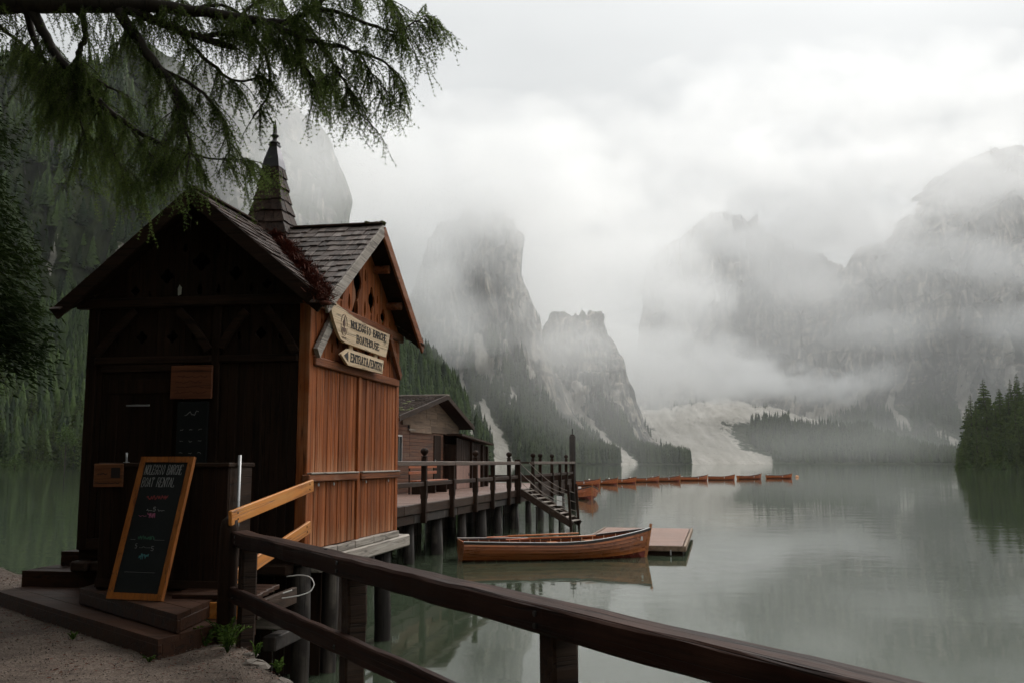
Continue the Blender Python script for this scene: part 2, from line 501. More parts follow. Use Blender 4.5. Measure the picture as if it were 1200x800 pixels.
        (NEAR_FOREST if name == 'mountain_near_left' else FOREST).append((P0, rng.uniform(tree_h[0], tree_h[1], len(ii))))
        # a few dwarf pines along the crest
        ic = rng.integers(2, nA-2, nA//3); jc = np.argmin(np.abs(t-.985)) + rng.integers(-2, 2, nA//3)
        kc = fbm(a[ic]/14, seed, 4, 2) > .05
        FOREST.append((np.stack([X[ic,jc],Y[ic,jc],Z[ic,jc]-1], -1)[kc], rng.uniform(6, 13, kc.sum())))
    return o

# the far shore and its walls, back to front
massif('mountain_back_right', [(860,1500,440,1900),(885,1480,425,1900),(910,1450,372,1930),(960,1420,330,1960),(1010,1400,292,2000),(1060,1400,240,2050),(1100,1400,215,2100),(1135,1400,200,2100),(1150,1400,205,2100),(1175,1400,232,2080),(1230,1400,240,2050),(1330,1300,300,2000)],
       300, 150, (0.42,0.24), 1.45,
       [[(1178,390,4),(1185,440,5),(1190,470,3)],[(1128,430,4),(1130,470,8),(1135,500,5)],[(1062,445,2),(1045,460,3),(1040,480,4),(1062,500,5)],[(985,470,3),(960,490,9),(935,500,10)],[(1020,455,3),(985,480,8)],[(1120,520,4),(1100,508,3)]], 0.22, 2600, seed=1.7, tree_h=(16,26))
massif('mountain_back_centre', [(700,1600,520,1880),(735,1600,470,1900),(748,1600,400,1950),(756,1600,305,2000),(775,1600,288,2000),(800,1600,284,2000),(822,1600,262,2050),(850,1600,255,2050),(880,1600,270,2050),(905,1600,290,2050),(930,1600,300,2050),(960,1600,310,2050),(1000,1600,330,2040)],
       150, 120, (0.40,0.25), 0.9, [[(838,350,3),(828,385,5),(815,420,7),(808,440,9)],[(888,370,2),(890,400,4)]], 0.2, 0, seed=4.2)
massif('scree_fan', [(690,1090,541,1150),(720,1085,505,1250),(752,1080,482,1400),(800,1080,474,1450),(835,1080,468,1500),(880,1080,474,1500),(930,1080,485,1500),(985,1080,497,1450),(1020,1080,508,1400),(1080,1090,528,1300),(1125,1100,538,1200)],
       200, 70, (0.45,0.45), 0.5,
       [[(748,486,12),(790,492,20),(850,480,18),(900,478,9),(960,490,5),(1012,497,4)],[(790,500,20),(830,520,26),(850,540,22)],[(770,512,12),(800,530,16),(845,545,14)],[(720,520,6),(760,545,8)],[(930,498,3),(1000,500,4)],[(850,541,18),(900,541,6)]],
       1.1, 3800, tree_h=(12,20), green_top=1.3, seed=8.8,
       forest_where=lambda px, py: ((px > 880) & (py > 495)) | (fbm(px/16, py/7, 2.0, 3) + .25*rng.random(px.shape) > .31), patch=.5)
massif('mountain_second_tower', [(600,960,430,1100),(625,955,400,1120),(645,950,376,1130),(670,945,368,1140),(692,945,370,1140),(708,945,385,1140),(722,945,412,1130),(733,945,440,1120),(743,945,462,1110),(752,950,492,1090),(772,955,516,1070),(790,965,530,1050),(812,980,541,1010)],
       200, 140, (0.50,0.32), 1.0,
       [[(650,440,3),(664,470,5),(680,490,6),(700,508,6),(722,530,6),(738,543,7)],[(676,450,5),(678,470,4)],[(742,520,3),(770,530,4)]], 0.34, 2600, seed=12.1, tree_h=(11,18))
massif('mountain_tower', [(440,640,420,880),(470,650,400,900),(492,670,335,940),(506,680,292,960),(522,690,276,970),(545,700,263,980),(575,705,258,985),(597,710,266,985),(609,715,288,985),(613,720,330,985),(627,725,362,980),(641,735,402,975),(652,745,442,970),(668,760,478,960),(690,780,508,940),(715,800,532,900),(728,820,543,870)],
       260, 170, (0.52,0.34), 1.0,
       [[(560,395,4),(566,425,7),(572,450,6)],[(566,470,3),(575,500,6),(588,530,9),(592,543,10)],[(556,478,4),(560,492,3)],[(583,468,2),(600,478,4)],[(548,300,5),(552,330,6)],[(540,440,3),(546,470,5)],[(612,405,2),(622,440,3)],[(596,455,3),(606,470,4)]], 0.40, 4200, seed=20.3, tree_h=(11,18))
massif('mountain_near_left', [(-520,290,150,560),(-300,305,100,590),(-160,322,90,600),(-100,330,70,620),(0,345,95,640),(80,370,100,640),(170,400,90,650),(260,430,110,660),(330,450,128,670),(352,455,136,670),(378,458,165,670),(396,460,205,668),(410,462,250,666),(420,465,300,660),(440,470,350,650),(470,490,400,640),(500,520,432,640),(535,560,470,640),(562,600,520,650),(575,620,543,660)],
       440, 150, (0.50,0.36), 1.0,
       [[(70,268,2.5),(62,296,4),(52,330,3)],[(86,240,3),(80,258,2)],[(44,330,2),(47,345,2)],[(548,500,4),(556,530,5)]], 0.95, 7800, seed=31.0, tree_h=(11,20), patch=.9, green_top=1.25, green_min=1.0, forest_where=lambda px, py: (px < 190) | (px > 425))
# the wooded point on the right and the wood behind the camera's left
massif('hill_right_point', [(1122,330,543,420),(1128,330,532,430),(1150,325,515,440),(1200,318,490,450),(1300,300,440,460),(1500,270,380,470),(1800,230,330,480)], 90, 40, (0.5,0.5), 0.3, [], 1.4, 0, green_top=1.6, seed=40.0)

# one mass of far conifers
def conifer_template(tiers=4, sides=7, seed=1):
    r = np.random.default_rng(seed); v = []; f = []
    for k in range(tiers):
        z0 = 0.08 + 0.80*k/tiers; z1 = min(1.0, z0 + (0.42 - 0.03*k if tiers < 6 else .22)); rad = 0.145*(1-k/tiers*0.86)
        n = len(v); v.append((0,0,z1))
        for q in range(sides):
            an = 2*math.pi*(q+0.5*(k%2))/sides; rr = rad*(r.uniform(0.5,.8) if q % 2 else r.uniform(.9,1.25))
            v.append((rr*math.cos(an), rr*math.sin(an), z0 + r.uniform(-0.04,0.04)))
        for q in range(sides): f.append((n, n+1+q, n+1+(q+1)%sides))
    return np.array(v), np.array(f)
def plant_forest(name, groups, label, tiers=4, sides=7, mat=None, fat=1.0):
    P0 = np.concatenate([g[0] for g in groups]); Hh = np.concatenate([g[1] for g in groups])
    tv, tf = conifer_template(tiers, sides)
    n = len(P0); an = rng.uniform(0, 6.28, n); ca, sa = np.cos(an), np.sin(an); w = rng.uniform(0.8, 1.3, n)*fat
    V = np.empty((n, len(tv), 3))
    V[:,:,0] = P0[:,None,0] + (tv[None,:,0]*ca[:,None]-tv[None,:,1]*sa[:,None])*Hh[:,None]*w[:,None]
    V[:,:,1] = P0[:,None,1] + (tv[None,:,0]*sa[:,None]+tv[None,:,1]*ca[:,None])*Hh[:,None]*w[:,None]
    V[:,:,2] = P0[:,None,2] - 0.5 + tv[None,:,2]*Hh[:,None]
    Fc = (tf[None] + (np.arange(n)*len(tv))[:,None,None]).reshape(-1, 3)
    o = big_mesh(name, V.reshape(-1,3), Fc, mat or M_FAR, False)
    attr(o, 'tone', np.repeat(rng.random(n), len(tv)))
    return tag(o, label, 'forest', kind='stuff')
plant_forest('near_forest', NEAR_FOREST, 'dark dense conifer wood on the steep bank behind the kiosk', 9, 10, leaf_material('bank_conifer_green', (0.008,0.019,0.006), (0.042,0.066,0.018), 0.0), 1.25)
plant_forest('far_forest', FOREST, 'dark conifer forest covering the lower mountain slopes round the lake')

# lake bed and lake
def sheet(name, x0, x1, y0, y1, z, mat):
    return tag(MB().add([(x0,y0,z),(x1,y0,z),(x1,y1,z),(x0,y1,z)], [(0,1,2,3)]).build(name, mat), kind='structure')
sheet('ground_lake_bed', -4000, 4000, -1500, 5000, -4.5, plain('lake_bed', (0.05,0.055,0.04), 0.9))
def water_material():
    m, nt, b, out = new_mat('lake_water')
    geo = nt.nodes.new('ShaderNodeNewGeometry')
    def mp(s):
        q = nt.nodes.new('ShaderNodeMapping'); q.inputs['Scale'].default_value = s
        nt.links.new(geo.outputs['Position'], q.inputs['Vector']); return q.outputs[0]
    b.inputs['IOR'].default_value = 1.33
    big = noise(nt, mp((0.05,0.035,1)), 1.0, 3, 0.5)
    c = ramp(nt, big, [(0.3,(0.036,0.049,0.030)),(0.7,(0.054,0.066,0.044))])
    nt.links.new(c, b.inputs['Base Color'])
    calm = ramp(nt, noise(nt, mp((0.06,0.02,1)), 1.0, 3, 0.55), [(0.40,(0.25,)*3),(0.62,(1,1,1))])
    b.inputs['Roughness'].default_value = 0.035
    r1 = noise(nt, mp((2.2,2.2,1)), 1.0, 3, 0.5, 0.3)
    r2 = noise(nt, mp((0.45,0.6,1)), 1.0, 2, 0.5)
    r3 = noise(nt, mp((9,9,1)), 1.0, 2, 0.5)
    hgt = maths(nt, 'ADD', maths(nt, 'ADD', maths(nt,'MULTIPLY', r1, 0.010), maths(nt,'MULTIPLY', r2, 0.030)), maths(nt,'MULTIPLY', r3, 0.0012))
    hgt = maths(nt, 'MULTIPLY', hgt, calm)
    bump(nt, b, hgt, 1.0, 0.45)
    return m
sheet('lake_water', -4000, 4000, -60, 4000, 0.0, water_material())

# air: even haze round everything, and banks of mist hanging on the walls
def volume_mat(name, col, dens=None, aniso=0.35):
    m = bpy.data.materials.new(name); m.use_nodes = True
    nt = m.node_tree; nt.nodes.clear()
    out = nt.nodes.new('ShaderNodeOutputMaterial'); v = nt.nodes.new('ShaderNodeVolumePrincipled')
    v.inputs['Color'].default_value = col + (1,); v.inputs['Anisotropy'].default_value = aniso
    if dens is not None: v.inputs['Density'].default_value = dens
    nt.links.new(v.outputs[0], out.inputs['Volume'])
    return m, nt, v
hm, _, _ = volume_mat('haze_air', (0.97,0.98,1.0), 0.00005)
haze = MB().box(-3000, 3000, -900, 3600, -6, 720).build('haze', hm)
tag(haze, 'thin pale haze filling the whole lake valley', 'haze', kind='stuff')

def mist_material(name='mist', scale=1/130.0, amp=2.7):
    m, nt, v = volume_mat(name, (1,1,1), None, 0.5)
    tc = nt.nodes.new('ShaderNodeTexCoord'); geo = nt.nodes.new('ShaderNodeNewGeometry'); oi = nt.nodes.new('ShaderNodeObjectInfo')
    ln = nt.nodes.new('ShaderNodeVectorMath'); ln.operation = 'LENGTH'; nt.links.new(tc.outputs['Object'], ln.inputs[0])
    mp = nt.nodes.new('ShaderNodeMapping'); mp.inputs['Scale'].default_value = (scale, scale, scale*1.5)
    nt.links.new(geo.outputs['Position'], mp.inputs['Vector'])
    n = noise(nt, mp.outputs[0], 1.0, 3, 0.6)
    # ragged edge: the noise eats into the falloff
    edge = maths(nt, 'ADD', maths(nt,'SUBTRACT', 1.0, ln.outputs['Value']), maths(nt,'MULTIPLY', maths(nt,'SUBTRACT', n, 0.53), amp))
    d = ramp(nt, edge, [(0.02,(0,0,0)),(0.75,(1,1,1))])
    sep = nt.nodes.new('ShaderNodeSeparateColor'); nt.links.new(oi.outputs['Color'], sep.inputs[0])
    nt.links.new(maths(nt,'MULTIPLY', d, sep.outputs[0]), v.inputs['Density'])
    return m
M_MIST = mist_material()
M_MIST_LOW = mist_material('low_mist', 1/55.0)
M_VEIL = mist_material('thin_veil', 1/160.0, 0.9)
_sph = None
def mist_bank(px, py, Y, rx, ry, rz, dens, rot=0.0, low=False):
    """an ellipsoid of broken mist: centre by the layout view, radii in metres"""
    global _sph
    if _sph is None:
        b = MB(); n = 12
        b.lathe([(math.sin(math.pi*k/8)+1e-3, -math.cos(math.pi*k/8)) for k in range(9)], n)
        _sph = [b.mesh('mist_bank', True) for _ in (0,1,2)]; _sph[0].materials.append(M_MIST); _sph[1].materials.append(M_MIST_LOW); _sph[2].materials.append(M_VEIL)
    o = link('mist_bank', _sph[int(low)], None, None, at(px, py, Y), (0, rot, 0))
    o.scale = (rx, ry, rz); o.color = (dens, 0, 0, 1)
    tag(o, 'pale bank of drifting mist hanging on the mountain walls', 'mist', 'mist banks along the walls', 'stuff')
    return o
# mist: (x, y of the layout view, distance, radii, density, tilt)
for a in [
    (820, 436, 1250, 95, 90, 42, 0.018, 0.1, 1),      # ragged low bank over the scree
    (885, 447, 1260, 85, 90, 34, 0.020, -.1, 1),
    (950, 455, 1270, 80, 80, 30, 0.016, 0.1, 1),
    (1015, 447, 1250, 70, 60, 34, 0.010, -.2, 1),
    (870, 425, 1300, 120, 80, 40, 0.010, 0.2, 1),
    (765, 420, 1250, 110, 90, 75, 0.012, 0.0),
    (705, 320, 1250, 190, 150, 200, 0.012, 0.0),    # between the towers and the back wall
    (655, 330, 860, 60, 70, 80, 0.010, 0.0),
    (800, 190, 1600, 420, 200, 150, 0.0042, 0.0),
    (1130, 212, 1650, 240, 120, 85, 0.0070, 0.0),
    (565, 258, 880, 75, 60, 40, 0.0100, 0.0),
    (850, 262, 1700, 230, 120, 80, 0.005, 0.0),
    (930, 290, 1700, 160, 120, 140, 0.008, 0.0),
    (520, 372, 640, 62, 60, 36, 0.018, 0.0),        # foot of the tower's cliff
    (620, 320, 740, 60, 60, 60, 0.008, 0.0),
    (470, 270, 760, 110, 90, 130, 0.014, 0.0),
    (560, 205, 850, 200, 120, 70, 0.011, 0.0),
    (690, 408, 900, 75, 50, 42, 0.010, 0.0),
    (905, 320, 1600, 180, 120, 90, 0.005, 0.5),
    (1000, 255, 1700, 330, 150, 120, 0.009, 0.45),
    (1110, 305, 1500, 270, 110, 45, 0.006, 0.2),
    (1190, 385, 1350, 140, 100, 38, 0.006, 0.0),
    (1050, 385, 1350, 130, 100, 36, 0.005, 0.0),
    (1120, 200, 1700, 420, 150, 120, 0.007, -.1),
    (1080, 110, 2000, 700, 200, 130, 0.004, 0.0),
    (385, 190, 560, 70, 50, 65, 0.014, 0.0),
    (320, 110, 560, 75, 50, 60, 0.016, 0.0),
    (930, 400, 1560, 640, 540, 360, 0.0019, 0.0, 2),   # thin even veil over the far walls
    (600, 390, 830, 230, 170, 200, 0.0032, 0.0, 2),
    (345, 190, 430, 60, 40, 75, 0.0170, 0.0, 2),
    (488, 330, 690, 55, 50, 75, 0.0140, 0.0),
    (950, 522, 1075, 240, 60, 40, 0.0045, 0.0, 2),
]: mist_bank(*a)
# ------------------------------------------------------------------ timber and other materials of the near things
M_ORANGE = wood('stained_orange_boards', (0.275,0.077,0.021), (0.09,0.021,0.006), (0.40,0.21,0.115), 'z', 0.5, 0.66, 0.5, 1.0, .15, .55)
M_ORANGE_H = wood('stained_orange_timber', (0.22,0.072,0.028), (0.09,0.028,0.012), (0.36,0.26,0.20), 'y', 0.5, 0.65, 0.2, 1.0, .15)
M_DARKV = wood('dark_boards', (0.024,0.012,0.007), (0.009,0.005,0.003), (0.055,0.032,0.020), 'z', 0.4, 0.65, 0.4, 1.0, .12)  # on the kiosk front: the side's stained wood, darkened for its shade
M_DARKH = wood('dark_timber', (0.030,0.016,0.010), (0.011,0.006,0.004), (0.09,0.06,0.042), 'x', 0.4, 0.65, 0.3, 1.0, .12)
M_DARKY = wood('dark_timber_lengthwise', (0.042,0.024,0.016), (0.015,0.009,0.007), (0.12,0.09,0.07), 'y', 0.5, 0.62, 0.3, 1.0, .15)
M_GREYY = wood('weathered_grey_timber', (0.33,0.285,0.245), (0.13,0.105,0.085), (0.52,0.48,0.43), 'y', 0.7, 0.8, 0.2)
M_GREYX = wood('weathered_grey_plank', (0.25,0.205,0.17), (0.10,0.08,0.065), (0.40,0.36,0.31), 'x', 0.7, 0.75, 0.3)
M_PILE = wood('old_pile_wood', (0.026,0.019,0.015), (0.008,0.006,0.005), (0.20,0.165,0.13), 'z', 0.6, 0.75, 0.4, 0.7)
M_FRESH = wood('fresh_orange_plank', (0.58,0.215,0.042), (0.30,0.09,0.018), (0.66,0.34,0.11), 'y', 0.5, 0.5, 0.12, 0.8)
M_SIGN = wood('pale_sign_wood', (0.60,0.44,0.28), (0.42,0.28,0.16), (0.70,0.58,0.42), 'y', 0.5, 0.6, 0.08, 0.8)
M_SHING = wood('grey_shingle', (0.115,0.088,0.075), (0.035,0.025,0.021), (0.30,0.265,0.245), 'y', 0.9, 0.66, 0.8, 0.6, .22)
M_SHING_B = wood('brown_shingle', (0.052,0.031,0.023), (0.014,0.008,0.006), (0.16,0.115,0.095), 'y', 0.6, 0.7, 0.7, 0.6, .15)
M_RAILTOP = wood('wet_red_brown_timber', (0.024,0.0085,0.0045), (0.004,0.002,0.0015), (0.095,0.046,0.032), 'x', 0.75, 0.62, 0.12, 0.9, 0.13)
M_STEP = wood('step_timber', (0.050,0.021,0.011), (0.016,0.007,0.004), (0.09,0.042,0.024), 'x', 0.5, 0.55, 0.25, 0.6, 0.2)
M_INK = plain('sign_ink', (0.018,0.012,0.010), 0.7)
M_IRON = plain('dark_iron', (0.05,0.048,0.046), 0.45, 0.8)
M_ZINC = plain('zinc_sheet', (0.16,0.155,0.17), 0.35, 0.85)
M_STEEL = plain('galvanised_pole', (0.42,0.42,0.42), 0.45, 0.7)
M_BLACKB = plain('chalkboard_slate', (0.012,0.014,0.014), 0.75, 0, 0.3, 3.0, 0.2)
M_CHALK = plain('white_chalk', (0.26,0.26,0.25), 0.95)
M_CHALKR = plain('red_chalk', (0.24,0.04,0.04), 0.95)
M_CHALKP = plain('pink_chalk', (0.32,0.09,0.16), 0.95)
M_CHALKG = plain('green_chalk', (0.03,0.11,0.06), 0.95)
M_CHALKT = plain('teal_chalk', (0.05,0.18,0.18), 0.95)
M_FRAME = wood('chalkboard_frame_wood', (0.31,0.10,0.017), (0.17,0.048,0.008), (0.38,0.15,0.03), 'z', 0.4, 0.5, 0.06, 0.8)
M_ROPE = plain('pale_rope', (0.55,0.53,0.50), 0.9, 0, 0.2, 60)
M_LITTER = plain('larch_needle_litter', (0.125,0.036,0.019), 0.95, 0, 0.6, 25)
M_MOSS = plain('roof_moss', (0.07,0.075,0.02), 0.95, 0, 0.5, 30)
M_WHITE = plain('white_paint', (0.72,0.72,0.70), 0.5)
M_PAPER = plain('torn_paper', (0.42,0.42,0.36), 0.9)

# strokes of the letters used on signs and boards (unit cell 0.62 wide, 1 high)
GL = {'N': [[(0,0),(0,1)],[(0,1),(.6,0)],[(.6,0),(.6,1)]], 'O': [[(.3,1),(.08,.82),(0,.5),(.08,.18),(.3,0),(.52,.18),(.6,.5),(.52,.82),(.3,1)]],
 'L': [[(0,1),(0,0)],[(0,0),(.55,0),(.55,.2)]], 'E': [[(0,1),(0,0)],[(.55,.82),(.55,1),(0,1)],[(0,.52),(.42,.52)],[(0,0),(.57,0),(.57,.2)]],
 'G': [[(.57,.75),(.5,.92),(.3,1),(.08,.82),(0,.5),(.08,.18),(.3,0),(.57,.1),(.57,.45),(.36,.45)]], 'I': [[(.3,0),(.3,1)]],
 'B': [[(0,0),(0,1)],[(0,1),(.42,1),(.55,.78),(.42,.54),(0,.54)],[(.42,.54),(.6,.28),(.45,0),(0,0)]], 'A': [[(0,0),(.3,1)],[(.3,1),(.6,0)],[(.1,.34),(.5,.34)]],
 'R': [[(0,0),(0,1)],[(0,1),(.42,1),(.57,.76),(.42,.5),(0,.5)],[(.32,.5),(.6,0)]], 'C': [[(.57,.75),(.5,.92),(.3,1),(.08,.82),(0,.5),(.08,.18),(.3,0),(.5,.08),(.57,.25)]],
 'H': [[(0,0),(0,1)],[(.6,0),(.6,1)],[(0,.5),(.6,.5)]], 'U': [[(0,1),(0,.25),(.15,0),(.45,0),(.6,.25),(.6,1)]], 'S': [[(.55,.8),(.42,1),(.15,1),(.02,.78),(.15,.56),(.45,.46),(.58,.24),(.45,0),(.15,0),(.02,.2)]],
 'T': [[(.3,0),(.3,1)],[(0,.82),(0,1),(.6,1),(.6,.82)]], 'Y': [[(.3,0),(.3,.45)],[(.3,.45),(0,1)],[(.3,.45),(.6,1)]], '/': [[(.1,-.08),(.5,1.08)]], 'P': [[(0,0),(0,1)],[(0,1),(.42,1),(.57,.76),(.42,.5),(0,.5)]],
 '5': [[(.52,1),(.1,1),(.06,.55),(.35,.62),(.55,.4),(.5,.12),(.28,0),(.05,.1)]], '1': [[(.12,.8),(.3,1),(.3,0)]], 'V': [[(0,1),(.3,0)],[(.3,0),(.6,1)]], 'D': [[(0,0),(0,1)],[(0,1),(.35,1),(.58,.75),(.58,.25),(.35,0),(0,0)]], ' ': []}
def lettering(mb, text, x0, x1, y0, h, fn, thick=0.16, thin=0.10, serif=True, t=0.004, slant=0.0):
    """words as raised strokes between x0 and x1, base y0, height h; fn(a,b,d) maps to 3D"""
    n = len(text); cw = (x1-x0)/n; gw = cw*0.76
    def quad(a, b, w):
        d = Vector((b[0]-a[0], b[1]-a[1]))
        if d.length < 1e-6: return
        d.normalize(); p = Vector((-d.y, d.x))*w/2; e = d*w*0.25
        A, B = Vector(a)-e, Vector(b)+e
        c = [A-p, B-p, B+p, A+p]
        mb.plate([(q.x, q.y) for q in c], [], fn, t)
    for i, ch in enumerate(text):
        ox = x0 + i*cw
        M = lambda p: (ox + p[0]/0.62*gw + slant*p[1]*h, y0 + p[1]*h)
        for line in GL.get(ch, []):
            for a, b in zip(line[:-1], line[1:]):
                vert = abs(b[1]-a[1])
                quad(M(a), M(b), (thin + (thick-thin)*min(1, vert*1.3))*h*(1 if len(line) == 2 else .82) if vert > 0.3 else thin*h)
            if serif and len(line) == 2:
                for p in line:
                    if p[1] in (0, 1) and abs(line[0][0]-line[1][0]) < 0.35:
                        q = M(p); quad((q[0]-gw*0.22, q[1]), (q[0]+gw*0.22, q[1]), thin*h*0.9)
    return mb
def scribble(mb, x0, x1, y, h, fn, n, w, seed, t=0.002):
    r = random.Random(seed); pts = []
    for k in range(n):
        pts.append((x0+(x1-x0)*k/(n-1)+r.uniform(-.3,.3)*(x1-x0)/n, y + r.uniform(0, h)))
    for a, b in zip(pts[:-1], pts[1:]):
        d = Vector((b[0]-a[0], b[1]-a[1])).normalized(); p = Vector((-d.y, d.x))*w/2
        A, B = Vector(a), Vector(b)
        mb.plate([tuple(A-p), tuple(B-p), tuple(B+p), tuple(A+p)], [], fn, t)
    return mb

# ------------------------------------------------------------------ the kiosk boathouse
KX, KY, KR = -2.2358, 10.5, R(-10)
K = empty('boathouse_kiosk', (KX, KY, 0), KR)
tag(K, 'small wooden boathouse kiosk with shingled cross gables and a pointed spire', 'kiosk')
LY, LW, FZ = 3.42, 2.72, 1.48        # side length, front width, floor height
def kpart(name, mb, mat, par=None, **kw): return mb.build(name, mat, par or K, **kw)
def prism_mesh(w, l, t, c=0.004):    # plank standing along z, origin bottom centre, face towards +x
    return MB().box(-t, 0, -w/2, w/2, 0, l, c)

# piles and floor
for (x, y, r) in ((-0.12,0.25,.11),(-0.15,2.2,.13),(-0.12,3.2,.12),(-1.4,0.4,.12),(-2.5,0.4,.12),(-1.4,3.0,.12),(-2.5,3.0,.12),(-0.13,1.15,.10)):
    pts = [(x+random.uniform(-.02,.02), y, -2+0.55*k) for k in range(7)]
    kpart('pile', MB().tube(pts, [r*random.uniform(.92,1.06) for _ in pts], 10), M_PILE, smooth=True)
kpart('floor', MB().box(-LW+.02, -.03, .03, LY-.03, 1.36, 1.47), M_DARKH)
kpart('floor_beam', MB().box(-.16, .07, .30, 3.86, 1.235, 1.405, .02), M_GREYY)
kpart('floor_beam', MB().box(-LW, -LW+.2, -.1, 3.6, 1.235, 1.355, .02), M_DARKY)
kpart('floor_beam', MB().box(-LW+.22, -.17, -.06, .14, 1.235, 1.355, .02), M_DARKH)
y = 0.0
for k, l in enumerate((0.86, 0.62, 0.72, 0.5, 0.66)):
    kpart('sill_board', MB().box(-.02, .055+random.uniform(-.006,.006), y+.008, y+l-.008, 1.408, 1.492+random.uniform(-.006,.006), .008), M_GREYY)
    y += l

for k in range(17):  # added dark boards that keep the space under the kiosk dim
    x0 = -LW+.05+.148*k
    kpart('shade_board', MB().box(x0, x0+.135, .95+random.uniform(-.01,.01), .975, -.6, 1.234), M_DARKV)
for k in range(14):  # second added row, closing off the brightness under the side
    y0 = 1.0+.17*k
    kpart('shade_board', MB().box(-.62, -.595, y0, y0+.155, -.6, 1.234), M_DARKV)
# frame: corner posts, studs, rails
for (x, y) in ((-.065,.065),(-.065,LY-.065),(-LW+.065,.065),(-LW+.065,LY-.065)):
    side = x > -1
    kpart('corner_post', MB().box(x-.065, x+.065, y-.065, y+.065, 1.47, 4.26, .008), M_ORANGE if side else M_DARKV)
kpart('stud', MB().box(-.05, .018, 1.625, 1.715, 1.495, 3.525, .006), M_ORANGE)
kpart('top_rail', MB().box(-.05, .035, .10, LY-.10, 3.525, 3.625, .01), M_ORANGE_H)
kpart('middle_rail', MB().box(-.05, .042, -.02, 1.618, 2.235, 2.315, .01), M_ORANGE_H)
kpart('middle_rail', MB().box(-.05, .042, 1.722, LY-.02, 2.235, 2.315, .01), M_ORANGE_H)
kpart('rail_cap', MB().box(-.03, .052, .02, 1.60, 2.317, 2.337, .005), M_GREYY)
kpart('rail_cap', MB().box(-.03, .052, 1.74, LY-.04, 2.317, 2.337, .005), M_GREYY)
kpart('wall_plate', MB().box(-.05, .03, -.13, LY+.12, 4.18, 4.30, .01), M_ORANGE_H)
# board walls of the lit side, each board its own
pm = {}
def side_boards(y0, y1, n, z0, z1, mat):
    w = (y1-y0)/n
    key = (round(w,4), round(z1-z0,3))
    if key not in pm:
        pm[key] = [prism_mesh(w*0.95, z1-z0-0.004, .03, .006+.003*q).mesh('wall_board') for q in range(2)]
        for q in pm[key]: q.materials.append(mat)
    for k in range(n):
        link('wall_board', random.choice(pm[key]), None, K, (-.012+random.uniform(-.006,.004), y0+w*(k+.5), z0+.002), (0,0,random.uniform(-.012,.012)))
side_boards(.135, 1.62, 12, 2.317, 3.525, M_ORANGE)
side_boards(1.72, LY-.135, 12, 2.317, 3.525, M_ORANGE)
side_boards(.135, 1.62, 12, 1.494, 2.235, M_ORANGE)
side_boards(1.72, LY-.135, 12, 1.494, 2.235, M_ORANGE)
# screw heads on the rails
for y in (.3, .78, 1.95, 2.9):
    kpart('bolt', MB().tube([(.018,y,2.20),(.028,y,2.20)], .018, 8), M_STEEL)

# cut-out boards: a diamond with rounded sides, drops
def diamond(a, b, rx, ry, n=20):
    out = []
    for k in range(n):
        t = 2*math.pi*k/n
        f = 0.60 + 0.40*abs(math.cos(2*t))
        out.append((a+rx*f*math.cos(t), b+ry*f*math.sin(t)))
    return out
def drop(a, b, rx, ry, n=12):
    return [(a+rx*math.cos(2*math.pi*k/n)*(0.55+0.45*(1-math.sin(2*math.pi*k/n))/2)*1.1, b+ry*math.sin(2*math.pi*k/n)) for k in range(n)]
def clip_board(a0, a1, b0, roof):
    """outline of one gable board between a0 and a1 under the roof line"""
    am = [a0, a1]
    apex = 1e9
    pts = [(a0,b0),(a1,b0),(a1,roof(a1))]
    if a0 < roof.c < a1: pts.append((roof.c, roof(roof.c)))
    pts.append((a0, roof(a0)))
    return pts
class Roof:
    def __init__(s, c, z, sl): s.c, s.z, s.sl = c, z, sl
    def __call__(s, a): return s.z - s.sl*abs(a-s.c)
SG = Roof(1.68, 5.41, .668); FG = Roof(-1.335, 5.41, .8265)
fn_side = lambda off: (lambda a, b, d: (off+d, a, b))
fn_front = lambda off: (lambda a, b, d: (a, -off-d, b))
cuts = [(.92,4.57,.15,.19,0),(1.49,4.72,.15,.24,0),(2.07,4.57,.13,.19,0),(2.57,4.42,.11,.12,0),(.535,4.40,.10,.10,0),(.92,4.35,.028,.05,1),(1.49,4.38,.05,.10,1),(2.07,4.35,.028,.05,1),
        (1.21,4.42,.045,.10,1),(1.80,4.42,.045,.10,1),(2.32,4.37,.035,.065,1),(2.88,4.36,.035,.05,1),(1.21,4.80,.035,.08,1),(1.80,4.86,.035,.085,1),(2.32,4.62,.03,.06,1),(1.49,5.06,.04,.07,0),(1.80,5.10,.03,.05,1)]
edges = [0.02,0.37,0.72,1.12,1.30,1.68,1.92,2.22,2.42,2.72,3.05,3.40]
for a0, a1 in zip(edges[:-1], edges[1:]):
    hs = [(drop if c[4] else diamond)(c[0],c[1],c[2],c[3]) for c in cuts if a0+c[2]+.01 < c[0] < a1-c[2]-.01]
    kpart('gable_board', MB().plate(clip_board(a0+.004, a1-.004, 4.302, SG), [h[::-1] for h in hs], fn_side(.006+random.uniform(0,.006)), .022), M_ORANGE, fix=True)
band = [(.52,3.95,.06,.10,0),(.36,3.82,.022,.04,1),(.9,3.9,.06,.11,0),(1.95,3.9,.06,.11,0),(2.45,3.86,.05,.1,0),(2.9,3.9,.06,.11,0),(1.4,3.9,.06,.11,0),(.36,4.05,.02,.035,1),(.70,3.78,.03,.06,1),(2.7,3.78,.03,.06,1)]
e2 = np.linspace(.135, LY-.135, 11)
for a0, a1 in zip(e2[:-1], e2[1:]):
    hs = [(drop if c[4] else diamond)(c[0],c[1],c[2],c[3]) for c in band if a0+c[2]+.01 < c[0] < a1-c[2]-.01]
    kpart('band_board', MB().plate([(a0+.004,3.627),(a1-.004,3.627),(a1-.004,4.178),(a0+.004,4.178)], [h[::-1] for h in hs], fn_side(-.01+random.uniform(0,.006)), .022), M_ORANGE, fix=True)
